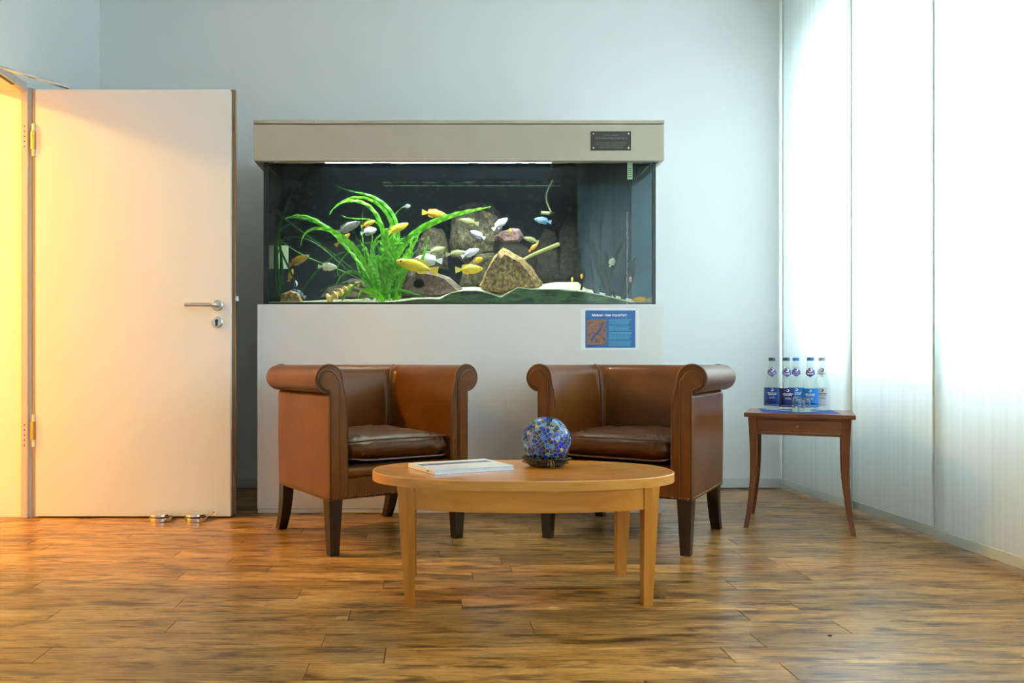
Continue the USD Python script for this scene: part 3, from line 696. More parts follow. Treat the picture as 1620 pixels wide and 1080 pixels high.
for a in (((444, 480), (440, 430), (440, 375), (450, 335), (463, 303)), ((447, 480), (437, 410), (443, 365), (470, 352)), ((443, 478), (446, 420), (442, 380), (437, 350)), ((470, 470), (455, 420), (441, 385), (447, 345)), ((448, 480), (436, 440), (440, 400), (452, 372)), ((470, 472), (500, 430), (540, 400), (575, 398))):
    obj('leaf', leaf(Q(*a, d=4.12, dy=.05), .012, roll=.3), 'leaf_dark', p2, smooth=True)
p3 = thing('small_water_plant', 'small bright green plant arching over the sand', 'plant')
for a, w_, mm in (((606, 476), (590, 465), (575, 459), (567, 473), .018, 'leaf_bright')[:4], .02, 'leaf_bright'), (((608, 476), (598, 462), (585, 457), (566, 470)), .015, 'leaf_bright'), (((608, 477), (615, 462), (640, 460), (668, 468)), .016, 'leaf_mid'), (((606, 477), (596, 470), (585, 468), (574, 476)), .012, 'leaf_mid'), (((630, 474), (627, 462), (624, 450)), .012, 'leaf_bright'), (((540, 476), (548, 466), (560, 452), (574, 446)), .014, 'leaf_mid'):
    obj('leaf', leaf(Q(*a, d=4.07), w_, roll=.2), mm, p3, smooth=True)
p4 = thing('dark_water_plant', 'dark broad-leaved plant at the right end of the tank, coloured as an unlit silhouette', 'plant')
for a, w_ in ((((962, 474), (955, 440), (944, 405), (936, 378), (934, 358)), .038), (((964, 474), (966, 440), (980, 398), (996, 360)), .032), (((966, 472), (963, 440), (960, 410), (957, 396)), .036), (((984, 477), (990, 450), (998, 425), (1008, 404)), .034), (((942, 470), (938, 440), (934, 404)), .014), (((986, 477), (998, 448), (1006, 415)), .018), (((918, 462), (922, 448), (926, 428)), .014), (((975, 474), (960, 452), (952, 445)), .014), (((950, 472), (940, 452), (936, 438)), .03)):
    obj('leaf', leaf(Q(*a, d=4.10), w_, roll=.1), 'leaf_unlit', p4, smooth=True)


def fish(px, py, length, ang, material, d, label, face=False, flip=False, plump=.30):
    """length in pixels; ang: degrees, nose to the right and up; face: seen from the front"""
    c = P(px, py, d); L = length * d / F
    n, k = 22, 14; s = np.linspace(0, 1, n)
    h = plump * L * (np.sin(np.pi * np.clip(s * .93 + .035, 0, 1)) ** .75) * (1 - .45 * np.clip((.4 - s) / .4, 0, 1)); h = np.maximum(h, .004 * L)
    a = np.arange(k) * 2 * np.pi / k
    rings_ = [np.stack([np.full(k, (x - .5) * L), .27 * hh * np.cos(a), .5 * hh * np.sin(a)], 1) for x, hh in zip(s * .82 + .18, h)]
    body = loft(rings_)
    tail = loft([np.array([[(-.30) * L, y_, z_ * L] for z_ in (-.045, .045)]) if j == 0 else np.array([[-.5 * L, y_, z_ * L] for z_ in (-.13, .13)]) for y_ in (0,) for j in (0, 1)], caps=False, closed=False)
    tail = hull([[-.29 * L, y_, z_ * L * .045] for y_ in (-.006 * L, .006 * L) for z_ in (-1, 1)] + [[-.5 * L, y_, z_ * L * .12] for y_ in (-.003 * L, .003 * L) for z_ in (-1, 1)])
    dors = hull([[x_ * L, y_, z_ * L] for y_ in (-.006 * L, .006 * L) for x_, z_ in ((.20, plump * .36), (-.28, .05), (-.24, plump * .34 + .05), (.10, plump * .5 + .05))])
    anal = hull([[x_ * L, y_, z_ * L] for y_ in (-.005 * L, .005 * L) for x_, z_ in ((.0, -plump * .36), (-.26, -.04), (-.24, -plump * .34 - .03), (-.05, -plump * .5 - .03))])
    eyes = cat_(*[shift(trimesh.creation.icosphere(1, .022 * L), (.40 * L, sgn * .05 * L, .02 * L)) for sgn in (-1, 1)])
    t = thing('fish', label, 'fish')
    R = np.eye(4)
    yaw = -82 if face else random.Random(int(px * 7 + py)).uniform(-22, 22)
    R = trimesh.transformations.rotation_matrix(math.radians(-ang), (0, 1, 0)) @ trimesh.transformations.rotation_matrix(math.radians(yaw + (180 if flip else 0)), (0, 0, 1))
    for nm, m_, mt in (('body', body, material), ('tail_fin', tail, material), ('dorsal_fin', dors, material), ('anal_fin', anal, material), ('eye', eyes, 'fish_eye')):
        m_ = m_.copy(); m_.apply_transform(R); m_.apply_translation(c)
        obj(nm, m_, mt, t)


for a in [
    (687, 338, 40, -4, 'fish_orange', 4.18, 'orange-yellow fish above the long bright leaf'),
    (629, 361, 38, 27, 'fish_yellow', 4.12, 'yellow fish rising at the right edge of the green plant'),
    (660, 421, 68, -13, 'fish_yellow', 4.07, 'long yellow fish just above the cave rock', False, True, .27),
    (742, 426, 46, 4, 'fish_yellow', 4.08, 'yellow fish level beside the pointed rock', False, False, .32),
    (678, 411, 44, -6, 'fish_white', 4.16, 'white fish above the long yellow fish', False, True, .38),
    (550, 360, 44, 22, 'fish_silver', 4.14, 'silver grey fish among the upper plant leaves', False, False, .3),
    (542, 379, 30, 38, 'fish_orange', 4.20, 'orange fish below the silver grey fish'),
    (582, 354, 24, 22, 'fish_yellow', 4.10, 'small yellow fish partly behind a plant leaf'),
    (472, 412, 38, 25, 'fish_dim', 4.22, 'dim orange fish near the left end of the tank'),
    (460, 435, 22, 74, 'fish_dim', 4.16, 'dark yellow fish swimming steeply near the left end'),
    (468, 449, 13, 0, 'fish_white', 4.16, 'small white fish facing out in the left corner', True, False, .8),
    (518, 422, 30, -2, 'fish_cream', 4.14, 'cream fish left of the green plant', False, False, .42),
    (473, 464, 28, -32, 'fish_blue', 4.14, 'blue-grey fish diving beside the left corner stone', False, True, .3),
    (742, 351, 34, -8, 'fish_olive', 4.26, 'olive fish just below the long bright leaf', False, True),
    (756, 371, 26, -28, 'fish_lilac', 4.24, 'lilac fish in front of the tall mossy boulder', False, True, .36),
    (791, 354, 30, 38, 'fish_lilac', 4.24, 'pale lilac fish above the flat purple rock', False, False, .38),
    (744, 400, 32, 24, 'fish_lilac', 4.16, 'pale blue fish left of the pointed rock top', False, False, .36),
    (690, 396, 34, 20, 'fish_olive', 4.28, 'olive fish above the white fish'),
    (722, 401, 34, 6, 'fish_olive', 4.26, 'olive fish left of the pale blue fish'),
    (807, 365, 9, 0, 'fish_yellow', 4.20, 'tiny yellow fish facing out over the flat purple rock', True, False, .9),
    (844, 391, 20, 42, 'fish_orange', 4.20, 'small orange fish over the right shoulder of the pointed rock'),
    (840, 379, 26, -20, 'fish_olive', 4.26, 'tan olive fish right of the flat purple rock', False, True),
    (859, 349, 30, -6, 'fish_blue', 4.24, 'blue fish just below the water jet nozzle', False, True, .34),
    (905, 442, 8, 0, 'fish_yellow', 4.14, 'tiny yellow fish at the sand ridge, first of two', True, False, .9),
    (920, 437, 9, 0, 'fish_orange', 4.14, 'tiny orange fish at the end of the sand ridge', True, False, .9),
    (952, 441, 9, 0, 'fish_orange', 4.14, 'tiny orange fish in front of the dark plant', True, False, .95),
    (1014, 474, 28, 0, 'fish_orange', 4.06, 'orange fish lying at the bottom right corner', False, True, .28),
    (968, 415, 18, 60, 'fish_cream', 4.08, 'pale cream fish within the dark plant', False, False, .55),
    (997, 442, 10, 0, 'fish_pink', 4.08, 'small pink fish facing out by the dark plant', True, False, .9),
    (756, 411, 16, 20, 'fish_yellow', 4.14, 'small yellow fish tucked left of the pointed rock', False, False, .5),
    (644, 326, 11, 10, 'fish_silver', 4.30, 'faint small grey fish at the upper tank middle', False, False, .6),
    (583, 366, 26, 15, 'fish_silver', 4.26, 'grey fish deep inside the green plant', False, False, .5)]:
    fish(*a[:7], *(a[7:]))

# ------------------------------------------------------------------ armchairs


def make_chair(label):
    t = thing('armchair', label, 'armchair', group='leather armchairs in front of the aquarium')
    W, YF, YI, Rc = .249, -.318, .224, .030            # half inner width, front, inner back, corner radius
    N0 = .082
    path = [((-W, YF), (-1, 0)), ((-W, YF + .02), (-1, 0))]
    for y_ in np.linspace(YF + .06, YI - Rc, 8):
        path.append(((-W, y_), (-1, 0)))
    for a in np.linspace(180, 90, 9)[1:-1]:
        ca, sa = math.cos(math.radians(a)), math.sin(math.radians(a))
        path.append(((-W + Rc + Rc * ca, YI - Rc + Rc * sa), (ca, sa)))
    for x_ in np.linspace(-W + Rc, W - Rc, 8):
        path.append(((x_, YI), (0, 1)))
    for a in np.linspace(90, 0, 9)[1:-1]:
        ca, sa = math.cos(math.radians(a)), math.sin(math.radians(a))
        path.append(((W - Rc + Rc * ca, YI - Rc + Rc * sa), (ca, sa)))
    for y_ in np.linspace(YI - Rc, YF + .06, 8):
        path.append(((W, y_), (1, 0)))
    path += [((W, YF + .02), (1, 0)), ((W, YF), (1, 0))]
    rc, zc, nc = .056, .702, .080
    inner = [(0.0, .222), (0.0, .34), (0.0, .45), (.000, .55), (.003, .60), (.010, .645), (.019, .675)]
    arc = [(nc + rc * math.cos(math.radians(a)), zc + rc * math.sin(math.radians(a))) for a in np.linspace(172, -128, 26)]
    outer = [(N0 - .018, .648), (N0 - .004, .640), (N0, .628), (N0 + .001, .5), (N0, .34), (N0 - .002, .222)]
    pf = inner + arc + outer

    def ring(i, k=1.0, push=0.):
        (x_, y_), (nx, ny) = path[i]
        cx = np.mean([q[0] for q in pf]); cz = .48
        return np.array([[x_ + nx * (cx + (n_ - cx) * k), y_ + ny * (cx + (n_ - cx) * k) + push, z_] for n_, z_ in pf])

    rings_ = [ring(i) for i in range(len(path))]
    # round the front edges: profile offset inwards at the very front
    poly = Polygon(pf).buffer(0)

    def inset(e, y_, side):
        q = np.array(pf); tn = np.roll(q, -1, 0) - np.roll(q, 1, 0); tn /= np.linalg.norm(tn, axis=1, keepdims=True)
        nr = np.stack([tn[:, 1], -tn[:, 0]], 1)
        if Polygon(q + nr * 1e-3).area > Polygon(q).area:
            nr = -nr
        q2 = q + nr * e; q2[:, 1] = np.maximum(q2[:, 1], .222)
        return np.array([[side * (W + n_), y_, z_] for n_, z_ in q2])

    rings_[0] = inset(.004, YF - .000, -1); rings_[-1] = inset(.004, YF - .000, 1)
    rings_[1] = inset(0, YF + .006, -1); rings_[-2] = inset(0, YF + .006, 1)
    shell = loft(rings_, caps=False)
    caps = []
    for side in (-1, 1):
        q = Polygon([(r_[0], r_[2]) for r_ in (rings_[0] if side < 0 else rings_[-1])]).buffer(0)
        caps.append(stand_up(prism(q, -.002, .0), YF))
    obj('arm_and_back_shell', shell, 'leather', t, smooth=50)
    obj('arm_front', caps[0], 'leather', t, smooth=False); obj('arm_front', caps[1], 'leather', t, smooth=False)
    # comma-shaped front facings with piping
    kp = unary_union([sbox(.036, .222, .0795, .70), Point(nc + .004, zc - .004).buffer(.037, 32)])
    kp = kp.buffer(.012).buffer(-.024).buffer(.012)
    for side in (-1, 1):
        pol = Polygon([(side * (W + a), b) for a, b in kp.exterior.coords])
        fc = obj('front_facing', cat_(stand_up(prism(pol, 0, .004), YF), stand_up(prism(pol.buffer(-.004), .004, .0075), YF)), 'leather', t, smooth=25)
        ex = np.array(pol.exterior.coords)[:-1]; ln = LineString(np.vstack([ex, ex[:1]]))
        pp = [ln.interpolate(s_, True) for s_ in np.linspace(0, 1, 150, endpoint=False)]
        obj('piping', tube([(q.x, YF - .0035, max(q.y, .226)) for q in pp], .0036, 8, loop=True), 'piping_leather', fc)
        rim = [(nc + (rc + .001) * math.cos(math.radians(a)), zc + (rc + .001) * math.sin(math.radians(a))) for a in np.linspace(-120, 172, 40)] + inner[::-1]
        obj('edge_piping', tube([(side * (W + a), YF + .004, max(b, .226)) for a, b in rim], .0042, 8), 'piping_leather', fc)
    # seams inside the back corners
    for side in (-1, 1):
        a45 = math.radians(90 - side * 45)
        c0 = np.array([side * (W - Rc), YI - Rc]); dr_ = np.array([math.cos(a45), math.sin(a45)])
        sp_ = [c0 + dr_ * (Rc + n_ - .001) for n_, z_ in (inner[2:] + arc[:12])]
        obj('seam_piping', tube([(p_[0], p_[1], z_) for p_, (n_, z_) in zip(sp_, inner[2:] + arc[:12])], .0038, 8), 'piping_leather', t)
    # rails and seat
    obj('front_rail', bx(-W - .002, W + .002, YF + .012, YF + .06, .222, .305, .006), 'leather', t, smooth=40)
    rr = [(-W - .002, 0), (W + .002, 0)]
    obj('rail_roll', loft([np.array([[x_, YF + .030 + .027 * math.copysign(abs(math.cos(a)) ** .8, math.cos(a)), .327 + .024 * math.copysign(abs(math.sin(a)) ** .8, math.sin(a))] for a in np.linspace(0, 2 * np.pi, 20, endpoint=False)]) for x_ in np.linspace(-W - .001, W + .001, 6)]), 'leather', t)
    obj('seat_deck', bx(-W, W, YF + .06, YI + .01, .235, .352), 'seat_webbing', t)
    obj('bottom_cloth', prism(Polygon([(x_ + a_ * .07, max(y_ + b_ * .07, YF + .02)) for (x_, y_), (a_, b_) in path]), .2195, .2225), 'seat_webbing', t, smooth=False)

    def cushion(w, y0, y1, z0, z1):
        nu, nv = 88, 34
        u = np.arange(nu) * 2 * np.pi / nu; v = np.linspace(-np.pi / 2, np.pi / 2, nv)
        pw = lambda c_, e: np.sign(c_) * np.abs(c_) ** e
        rings2 = []
        for vv in v:
            cr, sr = pw(np.cos(vv), .32), pw(np.sin(vv), .85)
            x_ = w * cr * pw(np.cos(u), .22); y_ = (y0 + y1) / 2 + (y1 - y0) / 2 * cr * pw(np.sin(u), .22)
            crown = 1 + (.30 if vv > 0 else .0) * (1 - (x_ / w) ** 2) * (1 - ((y_ - (y0 + y1) / 2) / ((y1 - y0) / 2)) ** 2)
            rings2.append(np.stack([x_, y_, (z0 + z1) / 2 + (z1 - z0) / 2 * sr * crown], 1))
        m_ = loft(rings2); n_ = m_.vertex_normals
        q = m_.vertices * [13, 11, 22]
        d_ = (meshkit.fbm(q, 3, 5) - .5) * .016
        rid = 1 - np.abs(meshkit.noise(m_.vertices * [30, 17, 30] + 4.2, 8) * 2 - 1)
        m_.vertices = m_.vertices + n_ * (d_ + .008 * rid ** 5)[:, None]
        return m_

    cu = obj('seat_cushion', cushion(W - .006, YF - .012, YI - .01, .366, .462), 'leather_seat', t, smooth=60, label='creased darker brown seat cushion')
    for zz in (.376, .452):
        a = np.linspace(0, 2 * np.pi, 140, endpoint=False); pw = lambda c_, e: np.sign(c_) * np.abs(c_) ** e
        cx, cy = (W - .006) * .985 * pw(np.cos(a), .20), (YF - .012 + YI - .01) / 2 + (YI + .002 - YF) / 2 * .985 * pw(np.sin(a), .20)
        obj('piping', tube(np.stack([cx, cy, zz + .004 * np.sin(a * 3 + zz * 40)], 1), .0042, 7, loop=True), 'piping_leather', cu)
    # nail heads along the lower edge
    nh = []; ball = trimesh.creation.icosphere(1, .0042)
    for x_ in np.arange(-W, W + .001, .0125):
        nh.append(shift(ball, (x_, YF + .011, .2305)))
    for side in (-1, 1):
        for y_ in np.arange(YF + .008, YI - .03, .0125):
            nh.append(shift(ball, (side * (W + N0 - .001), y_, .2305)))
        for n_ in np.arange(.006, .08, .0125):
            nh.append(shift(ball, (side * (W + n_), YF - .006, .2305)))
    obj('nailhead', cat_(*nh), 'nail_metal', t, kind='stuff', label='row of small nail heads')

    def leg(x_, y_, front):
        rg = []
        for s_ in np.linspace(0, 1, 10):
            h_ = (.029 - .010 * s_) if front else (.026 - .006 * s_)
            ox = x_; oy = y_ if front else y_ + .062 * s_ ** 2.2
            ox2 = ox - math.copysign(.004, x_) * s_ * 0
            rg.append([(ox2 - h_, oy - h_, .2215 * (1 - s_)), (ox2 + h_, oy - h_, .2215 * (1 - s_)), (ox2 + h_, oy + h_, .2215 * (1 - s_)), (ox2 - h_, oy + h_, .2215 * (1 - s_))])
        return loft(rg)

    for x_, y_, fr__ in ((-.299, YF + .032, True), (.299, YF + .032, True), (-.280, YI + .024, False), (.280, YI + .024, False)):
        obj('leg', leg(x_, y_, fr__), 'ebony', t, smooth=20, label='black tapered wooden leg')
    return t


ch = make_chair('brown leather tub armchair left of the coffee table, its side lit warm')
UsdGeom.Xformable(ch).AddTranslateOp().Set((-.287, 3.553, 0)); UsdGeom.Xformable(ch).AddRotateZOp().Set(32.3)
dup(ch, 'armchair', 'brown leather tub armchair on the right, behind the mosaic ball', (.926, 3.553, 0), -32.8)

# ------------------------------------------------------------------ coffee table
ct = thing('coffee_table', 'oval light beech coffee table in front of the armchairs', 'table', (.313, 2.686, 0))
EA, EB, TZ = .507, .272, .404
th = np.linspace(0, 2 * np.pi, 144, endpoint=False)
pwr = lambda c_: np.sign(c_) * np.abs(c_) ** (2 / 2.3)
CU, SU = pwr(np.cos(th)), pwr(np.sin(th))
ell = lambda a, b: Polygon(np.stack([a * CU, b * SU], 1))
tp = obj('tabletop', prism(ell(EA - .0025, EB - .0025), TZ - .029, TZ - .0006), 'beech', ct, smooth=25)
ins = ell(EA - .006, EB - .006)
fld = Polygon([(-.36, -.30), (.36, -.30), (.25, .30), (-.25, .30)])
obj('veneer', prism(ins.intersection(fld).buffer(-.0002), TZ - .0006, TZ), 'beech', tp, smooth=False)
for pc_ in ins.difference(fld).geoms:
    obj('veneer', prism(pc_.buffer(-.0002), TZ - .0006, TZ), 'beech_end', tp, smooth=False)
rb = [np.stack([(EA + r_) * CU, (EB + r_) * SU, np.full(144, z_)], 1) for r_, z_ in ((0, TZ - .030), (.0, TZ - .002), (-.002, TZ), (-.006, TZ + .0002), (-.006, TZ - .030))]
obj('edge_band', loft(rb, caps=False, loop=True), 'beech_band', ct, smooth=35, label='pale edge band')
IX, IY = .361, .150
for sx in (-1, 1):
    for sy in (-1, 1):
        rg = []
        for w_, di, do, z_ in ((.056, .0575, .029, TZ - .030), (.030, .048, .041, 0.0)):
            rg.append([(sx * IX, sy * IY, z_), (sx * (IX + w_), sy * IY, z_), (sx * (IX + w_), sy * (IY + do), z_), (sx * (IX + w_ * .5), sy * (IY + (di + do) / 2 + .0015), z_), (sx * IX, sy * (IY + di), z_)])
        obj('leg', loft(rg), 'beech_upright', ct, smooth=20)
ringp = ell(EA - .005, EB - .005).difference(ell(EA - .026, EB - .026))
for cut in (sbox(-IX + .0006, -.5, IX - .0006, 0), sbox(-IX + .0006, 0, IX - .0006, .5)):
    obj('apron', prism(ringp.intersection(cut), TZ - .098, TZ - .0302), 'beech', ct, smooth=25)
for sx in (-1, 1):
    obj('apron', bx(sx * (IX + .022) - .010, sx * (IX + .022) + .010, -IY + .0006, IY - .0006, TZ - .098, TZ - .0302), 'beech', ct)

# book
bk = thing('book', 'white hardcover picture book lying on the coffee table', 'book', (.107, 2.712, TZ + .0003), 25.2)
BW, BD, BT = .303, .210, .0145
obj('cover', cat_(bx(-BW / 2, BW / 2, -BD / 2, BD / 2, 0, .0018, .0005), bx(-BW / 2, BW / 2, -BD / 2, BD / 2, BT - .0018, BT, .0005), bx(-BW / 2, -BW / 2 + .0022, -BD / 2, BD / 2, .001, BT - .001)), 'book_cover', bk)
obj('pages', bx(-BW / 2 + .0025, BW / 2 - .004, -BD / 2 + .003, BD / 2 - .003, .0019, BT - .0019), 'book_pages', bk)
obj('cover_picture', bx(-BW / 2 + .012, BW / 2 - .02, .018, .058, BT, BT + .0003), 'book_picture', bk, label='dark blue picture strip')
obj('spine_lettering', cat_(*[bx(-BW / 2 - .0003, -BW / 2, y_, y_ + .008, .005, .0095) for y_ in (-.065, -.055)]), 'book_ink', bk)

# mosaic ball on its twig nest
BR = .0835
bc = np.array([.410, 2.775, TZ + .006 + BR])
nest = thing('twig_nest', 'small dark twig nest holding up the mosaic ball', 'nest', (bc[0] - .002, bc[1], TZ))
rn = random.Random(11)
tr = []
for k in range(220):
    a0 = rn.uniform(0, 2 * math.pi); r0 = rn.uniform(.035, .078); ln = rn.uniform(.5, 1.3); zz = .003 + (r0 - .035) / .043 * .022 + rn.uniform(0, .008)
    pts = []
    for s_ in np.linspace(-.5, .5, 5):
        r1 = r0 + rn.uniform(-.006, .006) + .010 * abs(s_)
        pts.append((r1 * math.cos(a0 + s_ * ln), r1 * math.sin(a0 + s_ * ln), max(zz + rn.uniform(-.004, .004), .0022)))
    tr.append(tube(pts, rn.uniform(.0010, .0024), 5))
for k in range(90):
    a0 = rn.uniform(0, 2 * math.pi); r0 = rn.uniform(.05, .07); r1 = r0 + rn.uniform(.012, .024); z0 = rn.uniform(.012, .026)
    tr.append(tube([(r0 * math.cos(a0), r0 * math.sin(a0), z0), (r1 * math.cos(a0 + rn.uniform(-.25, .25)), r1 * math.sin(a0), z0 + rn.uniform(-.004, .007))], .0011, 4))
obj('twigs', cat_(*tr), 'twig', nest, kind='stuff')
obj('bowl', lathe([(0, .001), (.055, .001), (.070, .012), (.066, .020), (.045, .0045), (0, .0035)], 40), 'twig', nest)
obj('straw_loop', cat_(*[tube(smooth_path([(x0, -.071, .010), (x0 + .001, -.078, .022), (x0 + .006, -.074, .030), (x0 + .011, -.078, .022), (x0 + .008, -.079, .006)], 14), .0011, 6) for x0 in (-.004, .004)]), 'straw', nest)
mb = thing('mosaic_ball', 'decorative ball covered in blue glass mosaic pieces', 'ball', tuple(bc))
obj('core', trimesh.creation.icosphere(4, BR - .0012), 'grout', mb, smooth=True)
from scipy.spatial import SphericalVoronoi
n_ = 470; k = np.arange(n_) + .5
ph, tt = np.arccos(1 - 2 * k / n_), np.pi * (1 + 5 ** .5) * k
sp_ = np.stack([np.cos(tt) * np.sin(ph), np.sin(tt) * np.sin(ph), np.cos(ph)], 1) + rng.normal(0, .038, (n_, 3)); sp_ /= np.linalg.norm(sp_, axis=1, keepdims=True)
sv = SphericalVoronoi(sp_); sv.sort_vertices_of_regions()
tl_ = {}
rt = random.Random(2)
for c_, reg in zip(sp_, sv.regions):
    pts = sv.vertices[reg]; cc = pts.mean(0)
    q = cc + (pts - cc) * .865; q /= np.linalg.norm(q, axis=1, keepdims=True)
    q2 = cc + (pts - cc) * .78; q2 /= np.linalg.norm(q2, axis=1, keepdims=True)
    jit = rng.normal(0, .0006, 3)
    tl_.setdefault(rt.choices(range(len(TILES)), [w_[1] for w_ in TILES])[0], []).append(loft([q * (BR - .002), q * (BR - .0002), q2 * (BR + .0007) + jit]))
for k_ in sorted(tl_):
    obj('mosaic_pieces', cat_(*tl_[k_]), f'mosaic_{k_}', mb, smooth=False, kind='stuff')

# ------------------------------------------------------------------ side table with bottles
ROT = -26.0
u_ = np.array([math.cos(math.radians(ROT)), math.sin(math.radians(ROT))]); v_ = np.array([-u_[1], u_[0]])
SW, SDp, SZ = .46, .40, .535
ctr2 = np.array([1.76, 3.765])
st = thing('side_table', 'small square cherry wood side table by the curtains', 'table', (ctr2[0], ctr2[1], 0), ROT)
obj('tabletop', bx(-SW / 2, SW / 2, -SDp / 2, SDp / 2, SZ - .020, SZ, .002), 'cherry', st)
bxs = SW / 2 - .016; bys = SDp / 2 - .016
obj('apron', bx(-bxs + .036, bxs - .036, bys - .02, bys - .004, SZ - .098, SZ - .0205), 'cherry', st)
for s_ in (-1, 1):
    obj('apron', bx(s_ * (bxs - .012) - .008, s_ * (bxs - .012) + .008, -bys + .036, bys - .036, SZ - .098, SZ - .0205), 'cherry', st)
obj('front_rail', cat_(bx(-bxs + .0365, bxs - .0365, -bys + .002, -bys + .018, SZ - .0285, SZ - .0205), bx(-bxs + .0365, bxs - .0365, -bys + .002, -bys + .018, SZ - .100, SZ - .0885, .001)), 'cherry', st)
dw_ = obj('drawer', cat_(bx(-bxs + .038, bxs - .038, -bys + .003, -bys + .018, SZ - .087, SZ - .030, .0015), bx(-bxs + .045, bxs - .045, -bys + .018, bys - .03, SZ - .085, SZ - .035)), 'cherry', st)
obj('knob', shift(turn(lathe([(0, .014), (.004, .0135), (.0058, .010), (.004, .006), (.003, 0)], 20), 90, (1, 0, 0)), (-.006, -bys + .003, SZ - .058)), 'brass', dw_, label='small brass knob')
for sx in (-1, 1):
    for sy in (-1, 1):
        rg = []
        for s_ in np.linspace(0, 1, 18):
            w_ = .0175 - .0068 * min(1, s_ * 1.15)
            fl_ = .026 * max(0, (s_ - .45) / .55) ** 2.0 - .004 * math.sin(math.pi * min(1, s_ * 1.35))
            cx, cy = sx * (bxs - .0185 + fl_), sy * (bys - .0185 + fl_)
            z_ = (SZ - .0205) * (1 - s_)
            rg.append([(cx - w_, cy - w_, z_), (cx + w_, cy - w_, z_), (cx + w_, cy + w_, z_), (cx - w_, cy + w_, z_)])
        obj('leg', loft(rg), 'cherry_upright', st, smooth=20)


nx_, ny_ = 1.757, 3.775
gx, gy = np.meshgrid(np.linspace(-.165, .165, 34), np.linspace(-.155, .155, 32))
gx2 = gx * math.cos(.12) - gy * math.sin(.12); gy2 = gx * math.sin(.12) + gy * math.cos(.12)
gz = .0012 + .0026 * np.maximum(0, meshkit.fbm(np.stack([gx * 22, gy * 22, gx * 0], -1), 3, 6) - .42)
nk = thing('napkin', 'dark blue cloth napkin under the bottles', 'napkin', (nx_, ny_, SZ), ROT)
ft = [[r * 34 + c, r * 34 + c + 1, (r + 1) * 34 + c + 1, (r + 1) * 34 + c] for r in range(31) for c in range(33)]
obj('cloth', (np.stack([gx2, gy2, gz], -1).reshape(-1, 3), np.array(ft)), 'napkin_blue', nk, smooth=True)
ez = .0018

R_ = .0362
BP = [(0, 0), (.030, 0), (.0345, .003), (R_, .010), (R_, .050), (R_ - .0004, .100), (R_, .112), (.0345, .128), (.0305, .146), (.0250, .168), (.0195, .190), (.0158, .206), (.0138, .220), (.0132, .230), (.0140, .2305), (.0140, .2345), (.0128, .2350), (.0128, .240)]


def wrap(pol, prof_r, rad_off, seg=None):
    """a flat shape (x = arc length, y = height) bent round the bottle's front (-y side)"""
    m_ = prism(pol, 0, .0004)
    for _ in range(3):
        m_ = m_.subdivide()
    v2 = m_.vertices.copy()
    r_ = np.interp(v2[:, 1], [p_[1] for p_ in BP[1:]], [p_[0] for p_ in BP[1:]]) + rad_off + v2[:, 2]
    a_ = v2[:, 0] / r_
    m_.vertices = np.stack([r_ * np.sin(a_), -r_ * np.cos(a_), v2[:, 1]], 1)
    return m_


def text_rows(x0, x1, y0, h_, seed):
    q = random.Random(seed); out = []; x = x0
    while x < x1:
        w_ = h_ * q.uniform(.4, .9); out.append(sbox(x, y0, min(x + w_, x1), y0 + h_ * q.choice((.75, 1, 1)))); x += w_ + h_ * .28
    return unary_union(out)


def bottle(x_, y_, rz, label, lab, neck, cap, prt='label_white', full=True):
    t = thing('water_bottle', label, 'bottle', (x_, y_, SZ + .0042), rz)
    obj('glass_body', lathe(BP, 40), 'bottle_glass', t, smooth=40)
    zt = .158 if full else .14
    rw_ = float(np.interp(zt, [p_[1] for p_ in BP[1:]], [p_[0] for p_ in BP[1:]])) - .002
    obj('water', lathe([(0, zt - .0006), (rw_ * .8, zt - .0006), (rw_, zt), (rw_ - .0004, zt + .0006)], 36), 'bottle_water', t, smooth=40)
    obj('cap', cat_(lathe([(0, .2525), (.0140, .2525), (.0152, .2505), (.0154, .2385), (.0140, .2375)], 36)), cap, t, label='screw cap')
    lb = obj('paper_label', wrap(sbox(-.050, .020, .050, .108), None, .0003), lab, t, smooth=60)
    em = Point(0, .097).buffer(.0068, 20).difference(Point(-.0025, .098).buffer(.0042, 16))
    pr_ = [em, text_rows(-.023, .023, .0795, .0052, 1), text_rows(-.019, .019, .0725, .0045, 2), text_rows(-.012, .012, .061, .003, 3), text_rows(-.012, .016, .056, .0022, 4), text_rows(-.03, .03, .026, .0016, 5)]
    obj('label_print', wrap(unary_union(pr_), None, .0008), prt, lb, smooth=60, label='emblem and small lettering')
    if prt == 'label_white':
        wave = Polygon([(-.048, .036), (-.03, .046), (-.015, .043), (0, .040), (.02, .038), (.046, .037), (.046, .033), (0, .034)])
        obj('label_landscape', wrap(wave, None, .0007), 'label_navy', lb, smooth=60)
    shield = unary_union([Polygon([(-.025, .176), (.025, .176), (.021, .194), (-.021, .194)]), Point(0, .192).buffer(.0125, 20), Polygon([(-.025, .1765), (.025, .1765), (0, .160)])])
    nl = obj('neck_label', wrap(shield, None, .0003), neck, t, smooth=60)
    obj('neck_print', wrap(unary_union([Point(.001, .193).buffer(.0085, 20).difference(Point(-.002, .194).buffer(.0050, 16)), text_rows(-.014, .014, .177, .0030, 7), text_rows(-.010, .010, .172, .0022, 8)]), None, .0008), prt, nl, smooth=60)


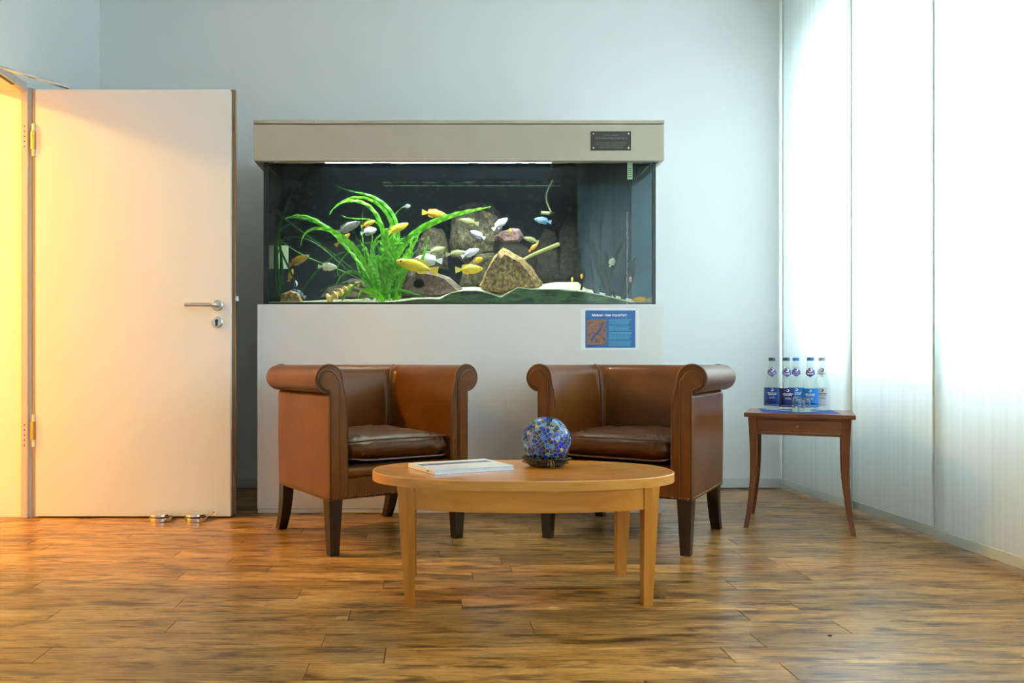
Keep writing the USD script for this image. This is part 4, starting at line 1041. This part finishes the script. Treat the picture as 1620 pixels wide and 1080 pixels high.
for a, b, rz, lab, m1, m2_, m3_, pr_, full in (
        (1.671, 3.860, -22, 'water bottle with deep blue label, leftmost on the side table', 'label_blue', 'label_purple', 'cap_navy', 'label_white', True),
        (1.692, 3.750, -15, 'water bottle with deep navy label, second from the left behind the glasses', 'label_navy', 'label_purple', 'cap_navy', 'label_white', True),
        (1.800, 3.885, -20, 'water bottle with bright blue label standing behind, in the middle', 'label_bright', 'label_purple', 'cap_blue', 'label_white', True),
        (1.788, 3.712, -28, 'water bottle with bright blue label right behind the glasses', 'label_bright', 'label_purple', 'cap_blue', 'label_white', True),
        (1.885, 3.800, -24, 'water bottle with white label and grey cap, rightmost', 'label_pale', 'label_pale', 'cap_grey', 'label_grey_print', True)):
    x_, y_ = a, b
    bottle(x_, y_, rz, lab, m1, m2_, m3_, pr_, full)

for k, (a, b, lab) in enumerate(((1.698, 3.638, 'clear upturned drinking glass in front of the bottles, left one'), (1.738, 3.668, 'clear upturned drinking glass in front of the bottles, right one'))):
    x_, y_ = a, b
    t = thing('drinking_glass', lab, 'glass', (x_, y_, SZ + .0042))
    ro_ = [(.0285, 0), (.0290, .002), (.0275, .035), (.0250, .062), (.0225, .0695), (0, .070)]
    ri_ = [(0, .061), (.0205, .060), (.0232, .056), (.0258, .035), (.0272, .002), (.0285, 0)]
    obj('tumbler', lathe(ro_ + ri_, 40), 'tumbler_glass', t, smooth=40)

q = P(1313, 1006, 957.5 / 432)
cr = thing('crumb', 'tiny dark crumb on the floor planks at lower right', 'crumb', (q[0], q[1], .0005))
obj('flake', tube([(-.006, 0, .002), (-.002, -.002, .0022), (.003, -.001, .002), (.006, .002, .0035)], [.0012, .0022, .0022, .001], 7), 'twig', cr)
gp = thing('pale_panels', 'pair of added pale green panels near the left end of the tank', 'panel')  # two pale rectangles added as solid plates, no known fitting
for x0_, x1_ in ((433, 442), (445, 456)):
    a_, b_ = P(x0_, 425, 4.34), P(x1_, 388, 4.34)
    obj('panel', bx(a_[0], b_[0], 4.34, 4.346, a_[2], b_[2], .001), 'tag_strip', gp)
